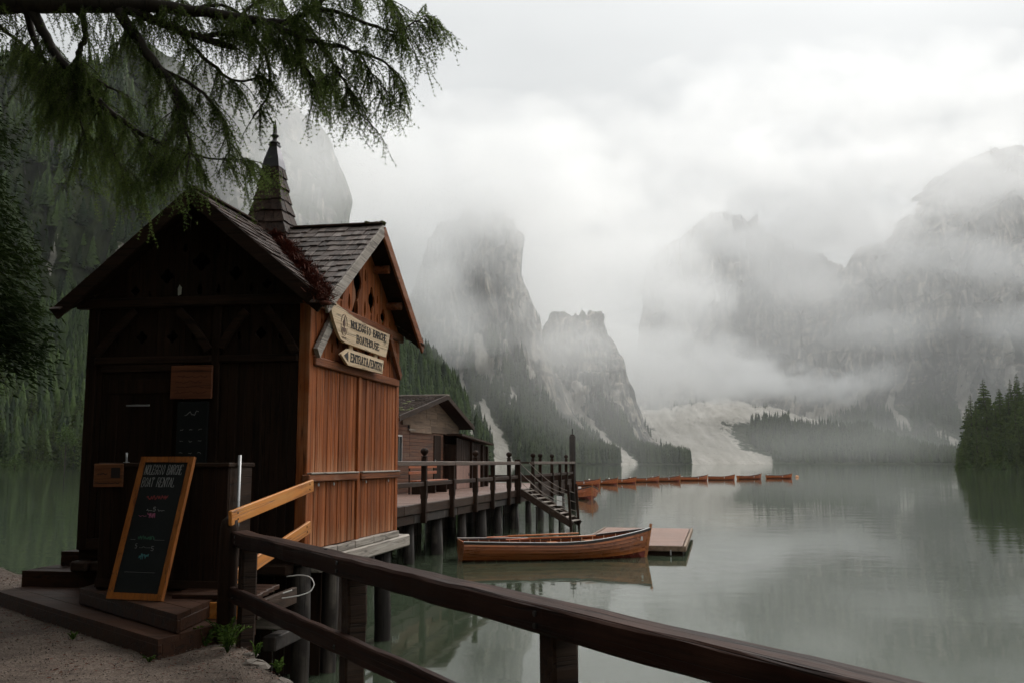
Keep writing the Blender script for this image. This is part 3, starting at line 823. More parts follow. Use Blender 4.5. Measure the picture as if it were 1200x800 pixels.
def brace(p0, p1, w, t, mat, bow=0.05):
    """a curved knee brace: p0 to p1 in the board plane, given as 3D points, bowed"""
    p0, p1 = Vector(p0), Vector(p1); m = MB()
    pts = [p0.lerp(p1, k/6) for k in range(7)]
    nrm = Vector((0,0,1))
    for k in range(6):
        a = pts[k] + nrm*bow*math.sin(math.pi*k/6); b = pts[k+1] + nrm*bow*math.sin(math.pi*(k+1)/6)
        d = (b-a)*0.06
        m.beam(a-d, b+d, t, w, (0,0,1))
    return m
kpart('brace', brace((.045,.10,3.66),(.045,.62,4.17),.13,.05,M_GREYY,.0), M_GREYY)
kpart('brace', brace((.045,3.30,3.66),(.045,2.78,4.17),.10,.05,M_ORANGE_H,.0), M_ORANGE_H)
kpart('brace', brace((.045,1.72,3.66),(.045,2.25,4.17),.10,.05,M_ORANGE_H,.0), M_ORANGE_H)
kpart('brace', brace((.045,1.62,3.66),(.045,1.10,4.17),.10,.05,M_ORANGE_H,.0), M_ORANGE_H)

# shaded front, its shade also put into the dark wood: posts, rails, boards, door
kpart('stud', MB().box(-1.155, -1.055, -.03, .05, 1.49, 4.20, .006), M_DARKV)
kpart('top_beam', MB().box(-LW-.12, .0, -.07, .05, 4.20, 4.31, .01), M_DARKH)
kpart('top_rail', MB().box(-LW+.131, -1.158, -.045, .05, 3.555, 3.64, .01), M_DARKH)
kpart('top_rail', MB().box(-1.052, -.131, -.045, .05, 3.555, 3.64, .01), M_DARKH)
kpart('kick_board', MB().box(-LW+.131, -.131, -.02, .05, 1.475, 1.60, .006), M_DARKH)
def front_boards(x0, x1, n, z0, z1):
    w = (x1-x0)/n
    me = MB().box(-w*.482, w*.482, -.028, 0, 0, z1-z0, .006).mesh('wall_board'); me.materials.append(M_DARKV)
    for k in range(n):
        link('wall_board', me, None, K, (x0+w*(k+.5), .03+random.uniform(-.004,.004), z0+.002))
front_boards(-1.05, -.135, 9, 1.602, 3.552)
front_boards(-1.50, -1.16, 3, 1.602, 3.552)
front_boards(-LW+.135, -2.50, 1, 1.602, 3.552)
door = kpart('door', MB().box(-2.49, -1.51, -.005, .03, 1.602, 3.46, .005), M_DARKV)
for (x0,x1,z0,z1) in ((-2.40,-1.60,3.22,3.38),(-2.40,-1.60,1.70,1.86),(-2.40,-2.28,1.864,3.216),(-1.72,-1.60,1.864,3.216)):
    kpart('door_rail', MB().box(x0,x1,-.022,-.0052,z0,z1,.006), M_DARKV, door)
kpart('door_lintel', MB().box(-2.50,-1.50,-.035,.03,3.465,3.552,.008), M_DARKH)
kpart('letter_slot', MB().box(-2.17,-1.88,-.034,-.0225,3.075,3.095,.003), M_STEEL, door)
kpart('handle', MB().tube([(-1.66,-.02,2.5),(-1.66,-.06,2.5),(-1.78,-.06,2.5)], .011, 8), M_IRON, door)
fcuts = [(-1.335,4.719,.115,.11,0),(-1.753,4.561,.085,.09,0),(-.909,4.572,.085,.09,0),(-2.143,4.401,.06,.06,0),(-1.964,4.364,.022,.04,1),(-1.58,4.378,.028,.05,1),(-1.343,4.40,.04,.065,1),(-1.114,4.395,.032,.06,1),(-.72,4.40,.03,.055,1),(-.526,4.435,.06,.06,0),(-1.542,4.887,.03,.05,1),(-1.13,4.887,.03,.05,1)]
fe = [-2.70,-2.30,-2.05,-1.88,-1.66,-1.48,-1.19,-1.04,-.79,-.64,-.42,-.02]
for a0, a1 in zip(fe[:-1], fe[1:]):
    hs = [(drop if c[4] else diamond)(c[0],c[1],c[2],c[3]) for c in fcuts if a0+c[2]+.004 < c[0] < a1-c[2]-.004]
    kpart('gable_board', MB().plate(clip_board(a0+.004, a1-.004, 4.313, FG), [h[::-1] for h in hs], fn_front(.0+random.uniform(0,.006)), .022), M_DARKV, fix=True)
fband = [(-2.037,3.859,.07,.075,0),(-1.66,3.864,.07,.075,0),(-.585,3.879,.07,.075,0),(-.85,3.86,.03,.05,1),(-.36,3.85,.03,.05,1),(-2.35,3.85,.03,.05,1),(-1.40,3.86,.03,.05,1)]
fe2 = [-2.58,-2.2,-1.85,-1.5,-1.16]; fe3 = [-1.05,-.72,-.45,-.135]
for ed in (fe2, fe3):
    for a0, a1 in zip(ed[:-1], ed[1:]):
        hs = [(drop if c[4] else diamond)(c[0],c[1],c[2],c[3]) for c in fband if a0+c[2]+.004 < c[0] < a1-c[2]-.004]
        kpart('band_board', MB().plate([(a0+.004,3.642),(a1-.004,3.642),(a1-.004,4.198),(a0+.004,4.198)], [h[::-1] for h in hs], fn_front(-.01+random.uniform(0,.005)), .022), M_DARKV, fix=True)
for (a, b) in (((-1.557,-.05,4.15),(-1.18,-.05,3.70)),((-.50,-.05,4.15),(-.15,-.05,3.66)),((-.746,-.05,4.12),(-1.03,-.05,3.72)),((-2.1,-.05,4.15),(-2.56,-.05,3.66))):
    kpart('brace', brace(a, b, .085, .05, M_DARKH, .03), M_DARKH)
# the two hidden walls
kpart('rear_wall', MB().box(-LW+.131, -.131, LY-.05, LY-.02, 1.475, 4.26), M_DARKV)
kpart('far_wall', MB().box(-LW+.02, -LW+.05, .131, LY-.131, 1.475, 4.26), M_DARKV)
kpart('rear_gable', MB().plate([(-2.7,4.262),(-.02,4.262),(-1.335,5.38)], [], lambda a,b,d: (a, LY-.03+d, b), .03), M_DARKV, fix=True)
kpart('far_gable', MB().plate([(.02,4.262),(3.40,4.262),(1.68,5.38)], [], lambda a,b,d: (-LW+.03+d, a, b), .03), M_DARKV, fix=True)

# roof: eight triangles of decking, barge boards, shingles
OX, OY, RZ, EZ = -1.335, 1.68, 5.46, 4.15
XR, XL, YF, YB = .27, -2.94, -.30, 3.66
roof = kpart('roof', MB().box(OX-.02, OX+.02, YF+.05, YB-.05, RZ-.10, RZ-.045), M_DARKY)
O3 = Vector((OX, OY, RZ))
tris = []
for (ex, ey) in ((OX, YF), (XR, OY), (OX, YB), (XL, OY)):
    for (cx_, cy_) in ((XR, YF), (XR, YB), (XL, YF), (XL, YB)):
        if (ey in (YF, YB) and cy_ != ey) or (ex in (XR, XL) and cx_ != ex): continue
        tris.append((Vector((ex, ey, RZ)), Vector((cx_, cy_, EZ))))
shv = {}
def shingle_mesh(w, mat, l=.27, t=.016):
    k = (round(w,3), mat.name)
    if k not in shv:
        shv[k] = MB().box(-w/2, w/2, -l, 0, 0, t, .003).mesh('shingle'); shv[k].materials.append(mat)
    return shv[k]
litter_pts = []
for E3, C3 in tris:
    n = (E3-O3).cross(C3-O3)
    if n.z < 0: n = -n
    n.normalize()
    dk = MB(); top = [O3, E3, C3]; bot = [p - Vector((0,0,.055)) for p in top]
    dk.add(top+bot, [(0,1,2),(5,4,3),(0,3,4,1),(1,4,5,2),(2,5,3,0)])
    kpart('roof_decking', dk, M_DARKV, roof, fix=True)
    e = (E3-O3).normalized(); dn = n.cross(e)
    if dn.z > 0: dn = -dn
    Lr = (E3-O3).length; Ld = (C3-E3).length
    vis = (C3.x > 0 and C3.y < 0)                        # the two slopes in view
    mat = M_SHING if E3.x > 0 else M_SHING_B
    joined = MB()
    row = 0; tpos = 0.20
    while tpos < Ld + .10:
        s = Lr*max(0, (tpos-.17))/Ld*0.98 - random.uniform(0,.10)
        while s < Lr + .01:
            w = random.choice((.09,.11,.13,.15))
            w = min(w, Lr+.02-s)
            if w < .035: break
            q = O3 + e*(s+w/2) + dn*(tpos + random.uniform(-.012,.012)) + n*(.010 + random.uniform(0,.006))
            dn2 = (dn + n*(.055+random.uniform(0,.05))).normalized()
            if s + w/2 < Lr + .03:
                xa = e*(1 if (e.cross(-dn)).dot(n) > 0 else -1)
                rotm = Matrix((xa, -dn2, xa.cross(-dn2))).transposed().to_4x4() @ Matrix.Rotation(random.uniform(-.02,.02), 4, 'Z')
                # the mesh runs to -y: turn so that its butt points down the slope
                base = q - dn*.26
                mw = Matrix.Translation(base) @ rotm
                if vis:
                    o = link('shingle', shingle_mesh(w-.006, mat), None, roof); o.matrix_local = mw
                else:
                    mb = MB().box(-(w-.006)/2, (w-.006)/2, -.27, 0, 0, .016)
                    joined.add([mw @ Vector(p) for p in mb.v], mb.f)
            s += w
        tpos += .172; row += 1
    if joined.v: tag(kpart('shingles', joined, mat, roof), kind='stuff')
for (a, b, mat) in (((XR+.012,OY,RZ-.04),(XR+.012,YF+.02,EZ-.05),M_GREYY),((XR+.012,OY,RZ-.04),(XR+.012,YB,EZ-.05),M_ORANGE_H),
               ((OX,YF-.012,RZ-.04),(XR-.02,YF-.012,EZ-.05),M_DARKH),((OX,YF-.012,RZ-.04),(XL,YF-.012,EZ-.05),M_DARKH)):
    kpart('barge_board', MB().beam(a, b, .035, .15, (0,0,1), .006), mat, roof)
for yy, zz in ((2.15, 4.98), (2.75, 4.58), (1.68, 5.28), (1.1, 4.92)):
    kpart('purlin', MB().tube([(-.1,yy,zz+.02),(XR-.05,yy,zz+.02)], .055, 10), M_ORANGE_H, roof, smooth=False)
kpart('ridge_board', MB().box(OX+.40, XR+.02, OY-.07, OY+.07, RZ+.035, RZ+.060, .006), M_SHING_B, roof)
kpart('ridge_board', MB().box(OX-.07, OX+.07, YF-.02, OY-.40, RZ+.035, RZ+.060, .006), M_SHING_B, roof)
# moss on the ridge end and needles gathered in the valley
mm = MB()
def lump(mb, c, r, seed, sq=.5):
    rr = np.random.default_rng(seed); prof = []
    vs = []; nseg = 8
    for i in range(5):
        th = math.pi*i/4
        for k in range(nseg):
            t = 2*math.pi*k/nseg; j = r*rr.uniform(.75,1.15)
            vs.append((c[0]+j*math.sin(th)*math.cos(t), c[1]+j*math.sin(th)*math.sin(t), c[2]-j*sq*math.cos(th)))
    fs = [(i*nseg+k, i*nseg+(k+1)%nseg, (i+1)*nseg+(k+1)%nseg, (i+1)*nseg+k) for i in range(4) for k in range(nseg)]
    mb.add(vs, fs)
for k in range(9): lump(mm, (XR-.20+.025*k, OY+random.uniform(-.05,.05), RZ+.06), random.uniform(.03,.06), k, .5)
kpart('moss', mm, M_MOSS, roof, smooth=True)
lit = MB(); ndl = MB()
V0 = O3; V1 = Vector((XR, YF, EZ))
side_dir = Vector((-.55, .835, 0)).normalized()
for k in range(260):
    t = random.betavariate(2.4,1.3)*.99; wdt = .10 + .58*math.sin(math.pi*min(1,t*.95))**.8
    off = abs(random.gauss(0, .62))*wdt*(1 if random.random() < .72 else -.8)
    p = V0.lerp(V1, t) + side_dir*off
    zr = min(RZ, max(RZ - abs(p.x-OX)*(RZ-EZ)/(XR-OX), RZ - abs(p.y-OY)*(RZ-EZ)/(OY-YF)))
    p.z = zr + .03
    lump(lit, p, random.uniform(.035,.07), 100+k, .36)
    for q in range(26):
        a = Vector((random.gauss(0,1),random.gauss(0,1),random.gauss(0,.35))).normalized()*random.uniform(.03,.10)
        c = p + Vector((random.gauss(0,.06),random.gauss(0,.06),.02+random.uniform(0,.05)))
        sd = a.cross(Vector((0,0,1))).normalized()*.0035
        ndl.add([c-a-sd, c-a+sd, c+a+sd, c+a-sd], [(0,1,2,3)])
lt = kpart('needle_litter', lit, M_LITTER, roof, smooth=True); tag(lt, kind='stuff')
tag(kpart('fallen_needles', ndl, M_LITTER, roof), kind='stuff')
tw = MB()
for k in range(16):
    t = random.uniform(.45,.95); p = V0.lerp(V1, t) + side_dir*random.gauss(0,.14) + Vector((0,0,.10))
    a = random.uniform(0,6.28); d = Vector((math.cos(a), math.sin(a), -.2))*random.uniform(.12,.3)
    tw.tube([p, p+d*.5+Vector((0,0,.03)), p+d], [.006,.005,.003], 5)
tag(kpart('fallen_twigs', tw, M_DARKV, roof), kind='stuff')

# spire
SX, SY = -1.27, 1.72

prof = [(5.08,.46),(5.25,.37),(5.43,.29),(5.60,.235),(5.80,.185),(6.00,.148),(6.20,.118),(6.42,.092)]
core = MB(); vs = []; fs = []
for z, r in prof:
    vs += [(SX-r,SY-r,z),(SX+r,SY-r,z),(SX+r,SY+r,z),(SX-r,SY+r,z)]
for i in range(len(prof)-1):
    for k in range(4):
        fs.append((i*4+k, i*4+(k+1)%4, (i+1)*4+(k+1)%4, (i+1)*4+k))
core.add(vs, fs); core.f.append(tuple(range(len(vs)-4, len(vs))))
spire = kpart('spire', core, M_SHING_B)
def rad(z): return float(np.interp(z, [p[0] for p in prof], [p[1] for p in prof]))
for side_i in range(4):
    hidden = side_i in (2, 3)
    nd = [Vector((1,0,0)), Vector((0,-1,0)), Vector((-1,0,0)), Vector((0,1,0))][side_i]
    ed = [Vector((0,1,0)), Vector((1,0,0)), Vector((0,-1,0)), Vector((-1,0,0))][side_i]
    j = MB(); z = 5.06
    while z < 6.30:
        r0, r1 = rad(z)+.022, rad(z+.19)+.004
        nn = max(2, int(round(r0*2/.13))); w = 2*r0/nn; w1 = 2*r1/nn
        for k in range(nn):
            a0, a1 = -r0+w*k+.003, -r0+w*(k+1)-.003; b0, b1 = -r1+w1*k+.003, -r1+w1*(k+1)-.003
            dz = random.uniform(-.012,.012); lift = random.uniform(0,.012)
            c = Vector((SX,SY,0))
            P = lambda a, r, zz: c + ed*a + nd*r + Vector((0,0,zz))
            m = MB().add([P(a0,r0+lift,z+dz),P(a1,r0+lift,z+dz),P(b1,r1,z+.20),P(b0,r1,z+.20),P(a0,r0+lift-.016,z+dz),P(a1,r0+lift-.016,z+dz),P(b1,r1-.016,z+.20),P(b0,r1-.016,z+.20)],
                         [(0,1,2,3),(7,6,5,4),(4,5,1,0),(1,5,6,2),(3,2,6,7),(4,0,3,7)])
            if hidden: j.add(m.v, m.f)
            else: kpart('shingle', m, M_SHING_B, spire, fix=True)
        z += .165
    if j.v: tag(kpart('shingles', j, M_SHING_B, spire, fix=True), kind='stuff')
cap = MB(); vs = []
for z, r in ((6.34,.122),(6.46,.098),(6.64,.052),(6.655,.064),(6.67,.064)):
    vs += [(SX-r,SY-r,z),(SX+r,SY-r,z),(SX+r,SY+r,z),(SX-r,SY+r,z)]
cap.add(vs, [(i*4+k, i*4+(k+1)%4, (i+1)*4+(k+1)%4, (i+1)*4+k) for i in range(4) for k in range(4)] + [(16,17,18,19)])
kpart('spire_cap', cap, M_ZINC, spire)
kpart('finial', MB().lathe([(.06,6.67),(.075,6.69),(.06,6.71),(.034,6.73),(.028,6.77),(.05,6.785),(.052,6.80),(.035,6.815),(.030,6.84),(.018,6.92),(.006,7.00),(.001,7.02)], 12, (SX,SY,0)), M_IRON, spire, smooth=True)
kpart('flashing', MB().add([(SX+.44,SY-.47,5.06),(SX+.50,SY-.33,5.08),(SX+.40,SY-.40,5.24)], [(0,1,2)]), M_ZINC, spire)

# ------------------------------------------------------------------ signs and boards at the kiosk
def at_kiosk(name, label, cat, x, y, z):
    o = empty(name, Matrix.Translation((KX,KY,0)) @ Matrix.Rotation(KR,4,'Z') @ Vector((x,y,z)), KR)
    tag(o, label, cat); return o
S = at_kiosk('boat_sign', 'pale boat shaped sign reading NOLEGGIO BARCHE BOATHOUSE on the kiosk side', 'sign', .12, 1.4, 3.86)
so = lambda off: (lambda a, b, d: (off+d, a-1.4, b-3.86))
outline = [(.241,4.298),(.30,4.19),(.393,4.065),(.52,3.95),(.64,3.872),(.80,3.852),(2.38,3.852),(2.47,3.99),(2.556,4.175),(2.1,4.172),(1.574,4.178),(1.2,4.192),(.932,4.215),(.70,4.24),(.519,4.264),(.36,4.295)]
# three planks: cut the outline at two heights
def band_clip(poly, lo, hi):
    def clip(p, f):
        out = []
        for i in range(len(p)):
            a, b = p[i], p[(i+1)%len(p)]
            fa, fb = f(a), f(b)
            if fa >= 0: out.append(a)
            if fa*fb < 0:
                t = fa/(fa-fb); out.append((a[0]+(b[0]-a[0])*t, a[1]+(b[1]-a[1])*t))
        return out
    return clip(clip(poly, lambda q: q[1]-lo), lambda q: hi-q[1])
for lo, hi in ((3.8,3.957),(3.960,4.082),(4.085,4.4)):
    MB().plate(band_clip(outline, lo, hi), [], so(random.uniform(0,.002)), .035).build('plank', M_SIGN, S, fix=True)
cw_ = (2.40-.985)/15
for wd_, k_ in (('NOLEGGIO', 0), ('BARCHE', 9)):
    lettering(MB(), wd_, .985+cw_*k_, .985+cw_*(k_+len(wd_)), 4.055, .085, so(.0065), .20, .15, True).build('lettering', M_INK, S, fix=True)
t2 = MB(); lettering(t2, 'BOATHOUSE', 1.20, 2.10, 3.908, .085, so(.0065), .20, .15, True)
t2.build('lettering', M_INK, S, fix=True)
em = MB()                                          # round emblem with a little sailing figure
ring = [(.735+.105*math.cos(2*math.pi*k/28), 4.055+.125*math.sin(2*math.pi*k/28)) for k in range(28)]
for k in range(28):
    if k % 7 == 6: continue
    a, b = ring[k], ring[(k+1)%28]
    d = Vector((b[0]-a[0], b[1]-a[1])).normalized(); p = Vector((-d.y, d.x))*.004
    em.plate([(a[0]-p.x,a[1]-p.y),(b[0]-p.x,b[1]-p.y),(b[0]+p.x,b[1]+p.y),(a[0]+p.x,a[1]+p.y)], [], so(.006), .003)
em.plate([(.70,4.10),(.76,4.13),(.775,4.06),(.74,4.03),(.70,4.05)], [], so(.006), .003)
em.plate([(.665,4.02),(.80,4.02),(.785,3.975),(.69,3.975)], [], so(.006), .003)
em.plate([(.735,4.02),(.75,4.02),(.75,4.15),(.735,4.15)], [], so(.0062), .003)
scribble(em, .66, .81, 3.895, .022, so(.006), 10, .008, 3)
em.build('emblem', plain('brown_ink', (0.10,0.05,0.03), .8), S, fix=True)
A = at_kiosk('arrow_sign', 'pale arrow shaped sign reading ENTRATA/ENTRY hung below the boat sign', 'sign', .12, 1.5, 3.6)
ao = lambda off: (lambda a, b, d: (off+d, a-1.5, b-3.6))
MB().plate([(.655,3.705),(.91,3.600),(2.25,3.612),(2.30,3.800),(.90,3.795)], [], ao(.0), .03).build('board', M_SIGN, A, fix=True)
lettering(MB(), 'ENTRATA/ENTRY', 1.00, 2.24, 3.658, .092, ao(.0045), .20, .15, True).build('lettering', M_INK, A, fix=True)
MB().plate([(.76,3.703),(.90,3.645),(.90,3.762)], [], ao(.0045), .003).build('arrow_mark', M_INK, A, fix=True)
for a in (1.05, 2.02):
    MB().plate([(a,3.70),(a+.12,3.70),(a+.12,4.0),(a,4.0)], [], ao(-.037), .02).build('hanger', M_SIGN, A, fix=True)

n1 = at_kiosk('notice_board', 'reddish wooden notice board with burnt lines of text beside the dark door', 'notice', -1.36, -.05, 3.15)
MB().box(-.25,.25,-.03,0,0,.375,.006).build('board', wood('red_brown_panel', (0.19,0.065,0.03), (0.09,0.03,0.015), (0.25,0.10,0.05), 'x', .4, .5, .1), n1)
m = MB(); fn = lambda a,b,d: (a, -.0335-d, b)
for k in range(5): scribble(m, -.19+.02*(k%2), .19-.03*(k%3), .055+.06*k, .03, fn, 22, .006, 50+k)
m.build('burnt_text', plain('burnt_text', (0.06,0.02,0.012), .8), n1, fix=True)
n2 = at_kiosk('menu_board', 'tall narrow blackboard under the reddish notice beside the door', 'blackboard', -1.33, -.05, 2.42)
MB().box(-.185,.185,-.025,0,0,.70,.005).build('slate', M_BLACKB, n2)
m = MB(); fn = lambda a,b,d: (a, -.0265-d, b)
scribble(m, -.09, .07, .54, .06, fn, 9, .007, 4)
for k in range(3):
    for q in range(3): scribble(m, -.14+.11*q, -.10+.11*q, .12+.13*k, .02, fn, 4, .005, 80+k*3+q)
m.build('chalk_writing', plain('faint_chalk', (0.20,0.20,0.19), .95), n2, fix=True)
pp = at_kiosk('torn_notice', 'small torn pale paper stuck on the front gable boards', 'paper', -1.58, -.012, 4.33)
MB().add([(-.02,-.004,.0),(.022,-.006,.01),(.026,-.01,.09),(.0,-.014,.125),(-.024,-.008,.08),(-.02,-.002,.0),(.022,-.004,.01),(.026,-.008,.09),(.0,-.012,.125),(-.024,-.006,.08)],
         [(0,1,2,3,4),(9,8,7,6,5)]).build('sheet', M_PAPER, pp)

# counter in front of the kiosk
ct = at_kiosk('ticket_counter', 'dark panelled wooden counter standing before the kiosk front', 'counter', -1.02, -1.15, 1.21)
for k in range(10):
    x0 = -.68 + .136*k
    MB().box(x0+.002, x0+.134, 0, .03, 0, 1.19, .005).build('panel_board', M_DARKV, ct)
MB().box(-.70,.70,-.03,.55,1.192,1.235,.008).build('counter_top', M_DARKH, ct)
MB().box(.652,.682,.032,.52,0,1.19,.004).build('end_panel', M_DARKY, ct)
MB().box(-.682,-.652,.032,.52,0,1.19,.004).build('end_panel', M_DARKY, ct)
MB().box(-.69,.69,-.014,-.001,.02,.10,.004).build('base_rail', M_DARKH, ct)
nb = at_kiosk('wooden_notice', 'small reddish wooden plaque hung on the counter beside the chalkboard', 'plaque', -1.605, -1.166, 2.205)
MB().box(-.16,.16,-.02,0,0,.23,.005).build('board', wood('plaque_wood', (0.22,0.085,0.035), (0.11,0.04,0.018), (0.3,0.13,0.06), 'x', .4, .5, .1), nb)
m = MB(); fn = lambda a,b,d: (a, -.0225-d, b)
scribble(m, -.12, -.01, .12, .02, fn, 14, .008, 7); scribble(m, -.13, .13, .035, .008, fn, 12, .008, 8)
m.plate([(.03,.09),(.13,.09),(.13,.19),(.03,.19)], [], fn, .002)
m.build('burnt_mark', M_INK, nb, fix=True)
dp = at_kiosk('steel_post', 'thin grey steel post rising beside the counter end', 'post', -.30, -1.0, 1.1)
MB().tube([(0,0,0),(0,0,1.42)], .017, 10).build('tube', M_STEEL, dp, smooth=True)
MB().box(-.05,.05,-.05,.05,0,.012,.002).build('foot_plate', M_STEEL, dp)
dp2 = at_kiosk('pen_holder', 'tiny upright grey tube on the counter top behind the plaque', 'tube', -1.56, -.95, 2.446)
MB().tube([(0,0,0),(0,0,.10)], .011, 8).build('tube', M_STEEL, dp2, smooth=True)
MB().tube([(0,0,0.0),(0,0,.006)], .03, 10).build('foot', M_STEEL, dp2)

# leaning chalkboard
BL, BR = Vector((-3.73, 9.02, 1.205)), Vector((-3.16, 8.85, 1.205))
ex = (BR-BL).normalized()
TLp = Vector((-3.585, 9.36, 2.50))
CB = empty('chalkboard', ((BL+BR)/2)); tag(CB, 'tall framed chalkboard with orange frame leaning back on the steps', 'chalkboard')
upv = (TLp-BL); HB = upv.length; upv.normalize(); upv = (upv - ex*upv.dot(ex)*0.35).normalized()
nrm = ex.cross(upv).normalized()
if nrm.y > 0: nrm = -nrm
WB = (BR-BL).length
cb = lambda off: (lambda a, b, d: BL - CB.location + ex*a + upv*b + nrm*(off+d))
rect = lambda a0,a1,b0,b1: [(a0,b0),(a1,b0),(a1,b1),(a0,b1)]
MB().plate(rect(.04,WB-.04,.05,HB-.05), [], cb(0), .012).build('slate', M_BLACKB, CB, fix=True)
for r_ in (rect(0,.055,0,HB), rect(WB-.055,WB,0,HB), rect(.0555,WB-.0555,0,.06), rect(.0555,WB-.0555,HB-.055,HB)):
    MB().plate(r_, [], cb(.012), .04).build('frame_rail', M_FRAME, CB, fix=True)
MB().beam(cb(-.03)(.05,HB*.86,0), Vector((-3.50,9.52,1.205))-CB.location, .03, .03, (1,0,0)).build('prop', M_FRAME, CB)
fnc = cb(.003)
lettering(MB(), 'NOLEGGIO BARCHE', .075, WB-.10, HB-.175, .095, fnc, .05, .045, False, .002, .05).build('chalk_lettering', M_CHALK, CB, fix=True)
lettering(MB(), 'BOAT RENTAL', .075, WB-.15, HB-.295, .09, fnc, .05, .045, False, .002, .05).build('chalk_lettering', M_CHALK, CB, fix=True)
m = MB(); scribble(m, .17, .40, HB-.42, .045, fnc, 44, .006, 21); m.build('chalk_line', M_CHALKR, CB, fix=True)
m = MB(); scribble(m, .20, .26, HB-.53, .02, fnc, 6, .004, 22); scribble(m, .32, .40, HB-.53, .02, fnc, 6, .004, 23); lettering(m, '5', .27, .31, HB-.53, .04, fnc, .14, .12, False, .002); m.build('chalk_line', M_CHALK, CB, fix=True)
m = MB(); scribble(m, .22, .31, HB-.60, .055, fnc, 24, .006, 24); scribble(m, .13, .22, HB-.585, .015, fnc, 7, .004, 25); m.build('chalk_line', M_CHALKP, CB, fix=True)
m = MB(); scribble(m, .18, .36, HB-.80, .04, fnc, 40, .005, 26); m.build('chalk_line', M_CHALKG, CB, fix=True)
M_CHALKY = plain('grey_chalk', (0.16,0.16,0.155), .95)
for k, (x0, x1, y_, h_, n_, w_) in enumerate(((.10,.16,.80,.003,3,.003),(.37,.48,.80,.003,3,.003),(.22,.34,.88,.02,9,.003),(.12,.46,1.10,.003,4,.003))):
    scribble(MB(), x0, x1, HB-y_, h_, fnc, n_, w_, 27+k).build('chalk_line', M_CHALKY, CB, fix=True)
for x0, x1, y_ in ((.17,.20,.88),(.35,.39,.90)):
    lettering(MB(), '5', x0, x1, HB-y_, .042, fnc, .14, .12, False, .002).build('chalk_number', M_CHALKY, CB, fix=True)
m = MB(); scribble(m, .24, .34, HB-.985, .06, fnc, 26, .005, 30); m.build('chalk_line', M_CHALKT, CB, fix=True)
# ------------------------------------------------------------------ the bank: gravel, steps, railing
def gravel_material():
    m, nt, b, out = new_mat('gravel')
    v = coords(nt, (1,1,1))
    a = noise(nt, v, 0.9, 4, 0.6); f = noise(nt, v, 55, 3, 0.7); g = noise(nt, v, 9, 4, 0.6)
    c = ramp(nt, f, [(0.30,(0.055,0.040,0.031)),(0.50,(0.165,0.122,0.096)),(0.72,(0.30,0.24,0.20))])
    c = mixc(nt, ramp(nt, a, [(0.42,(0,0,0)),(0.58,(.85,.85,.85))]), c, (0.055,0.040,0.030), 'MIX')
    c = mixc(nt, ramp(nt, g, [(0.45,(0,0,0)),(0.66,(.6,.6,.6))]), c, (0.11,0.075,0.055))
    nt.links.new(c, b.inputs['Base Color']); b.inputs['Roughness'].default_value = 0.85; b.inputs['Specular IOR Level'].default_value = .3
    h = maths(nt, 'ADD', maths(nt,'MULTIPLY', f, .6), g)
    bump(nt, b, h, 1.0, 0.03)
    return m
M_GRAV = gravel_material()
bank = [(-60,-70),(45,-70),(14,-18),(5.2,-4.2),(2.6,.35),(1.22,2.45),(.10,4.25),(-1.10,6.22),(-1.58,7.02),(-1.72,7.30),(-2.02,7.75),(-2.12,8.15),(-2.42,8.62),(-2.95,9.4),(-3.6,10.2),(-4.7,11.6),(-6.1,13.3),(-6.95,13.75),(-7.75,14.75),(-9.5,16.2),(-60,24)]
tag(MB().plate(bank, [], lambda a,b,d: (a,b,.88+d), 5.6).build('ground', M_GRAV, fix=True), kind='structure')
# fine uneven gravel surface where it shows
gx, gy = np.meshgrid(np.linspace(-9.2,-1.45,180), np.linspace(5.6,15.0,200), indexing='ij')
edge = np.array(bank)
def inside(px, py):
    r = np.zeros(px.shape, bool); n = len(edge)
    for i in range(n):
        (x1,y1),(x2,y2) = edge[i], edge[(i+1)%n]
        c = ((y1 > py) != (y2 > py)) & (px < (x2-x1)*(py-y1)/(y2-y1+1e-12)+x1)
        r ^= c
    return r
gz = .885 + .012*fbm(gx*1.2, gy*1.2, 0, 3) + .012*fbm(gx*6, gy*6, 3, 3)
ok = inside(gx, gy)
nA, nB = gx.shape
V = np.stack([gx,gy,np.where(ok, gz+.004, .80)], -1).reshape(-1,3)
i, j = np.meshgrid(np.arange(nA-1), np.arange(nB-1), indexing='ij')
f = np.stack([i*nB+j,(i+1)*nB+j,(i+1)*nB+j+1,i*nB+j+1],-1).reshape(-1,4)
f = f[ok.reshape(-1)[f].all(1)]
tag(big_mesh('gravel_path', V, f, M_GRAV, True), kind='structure')
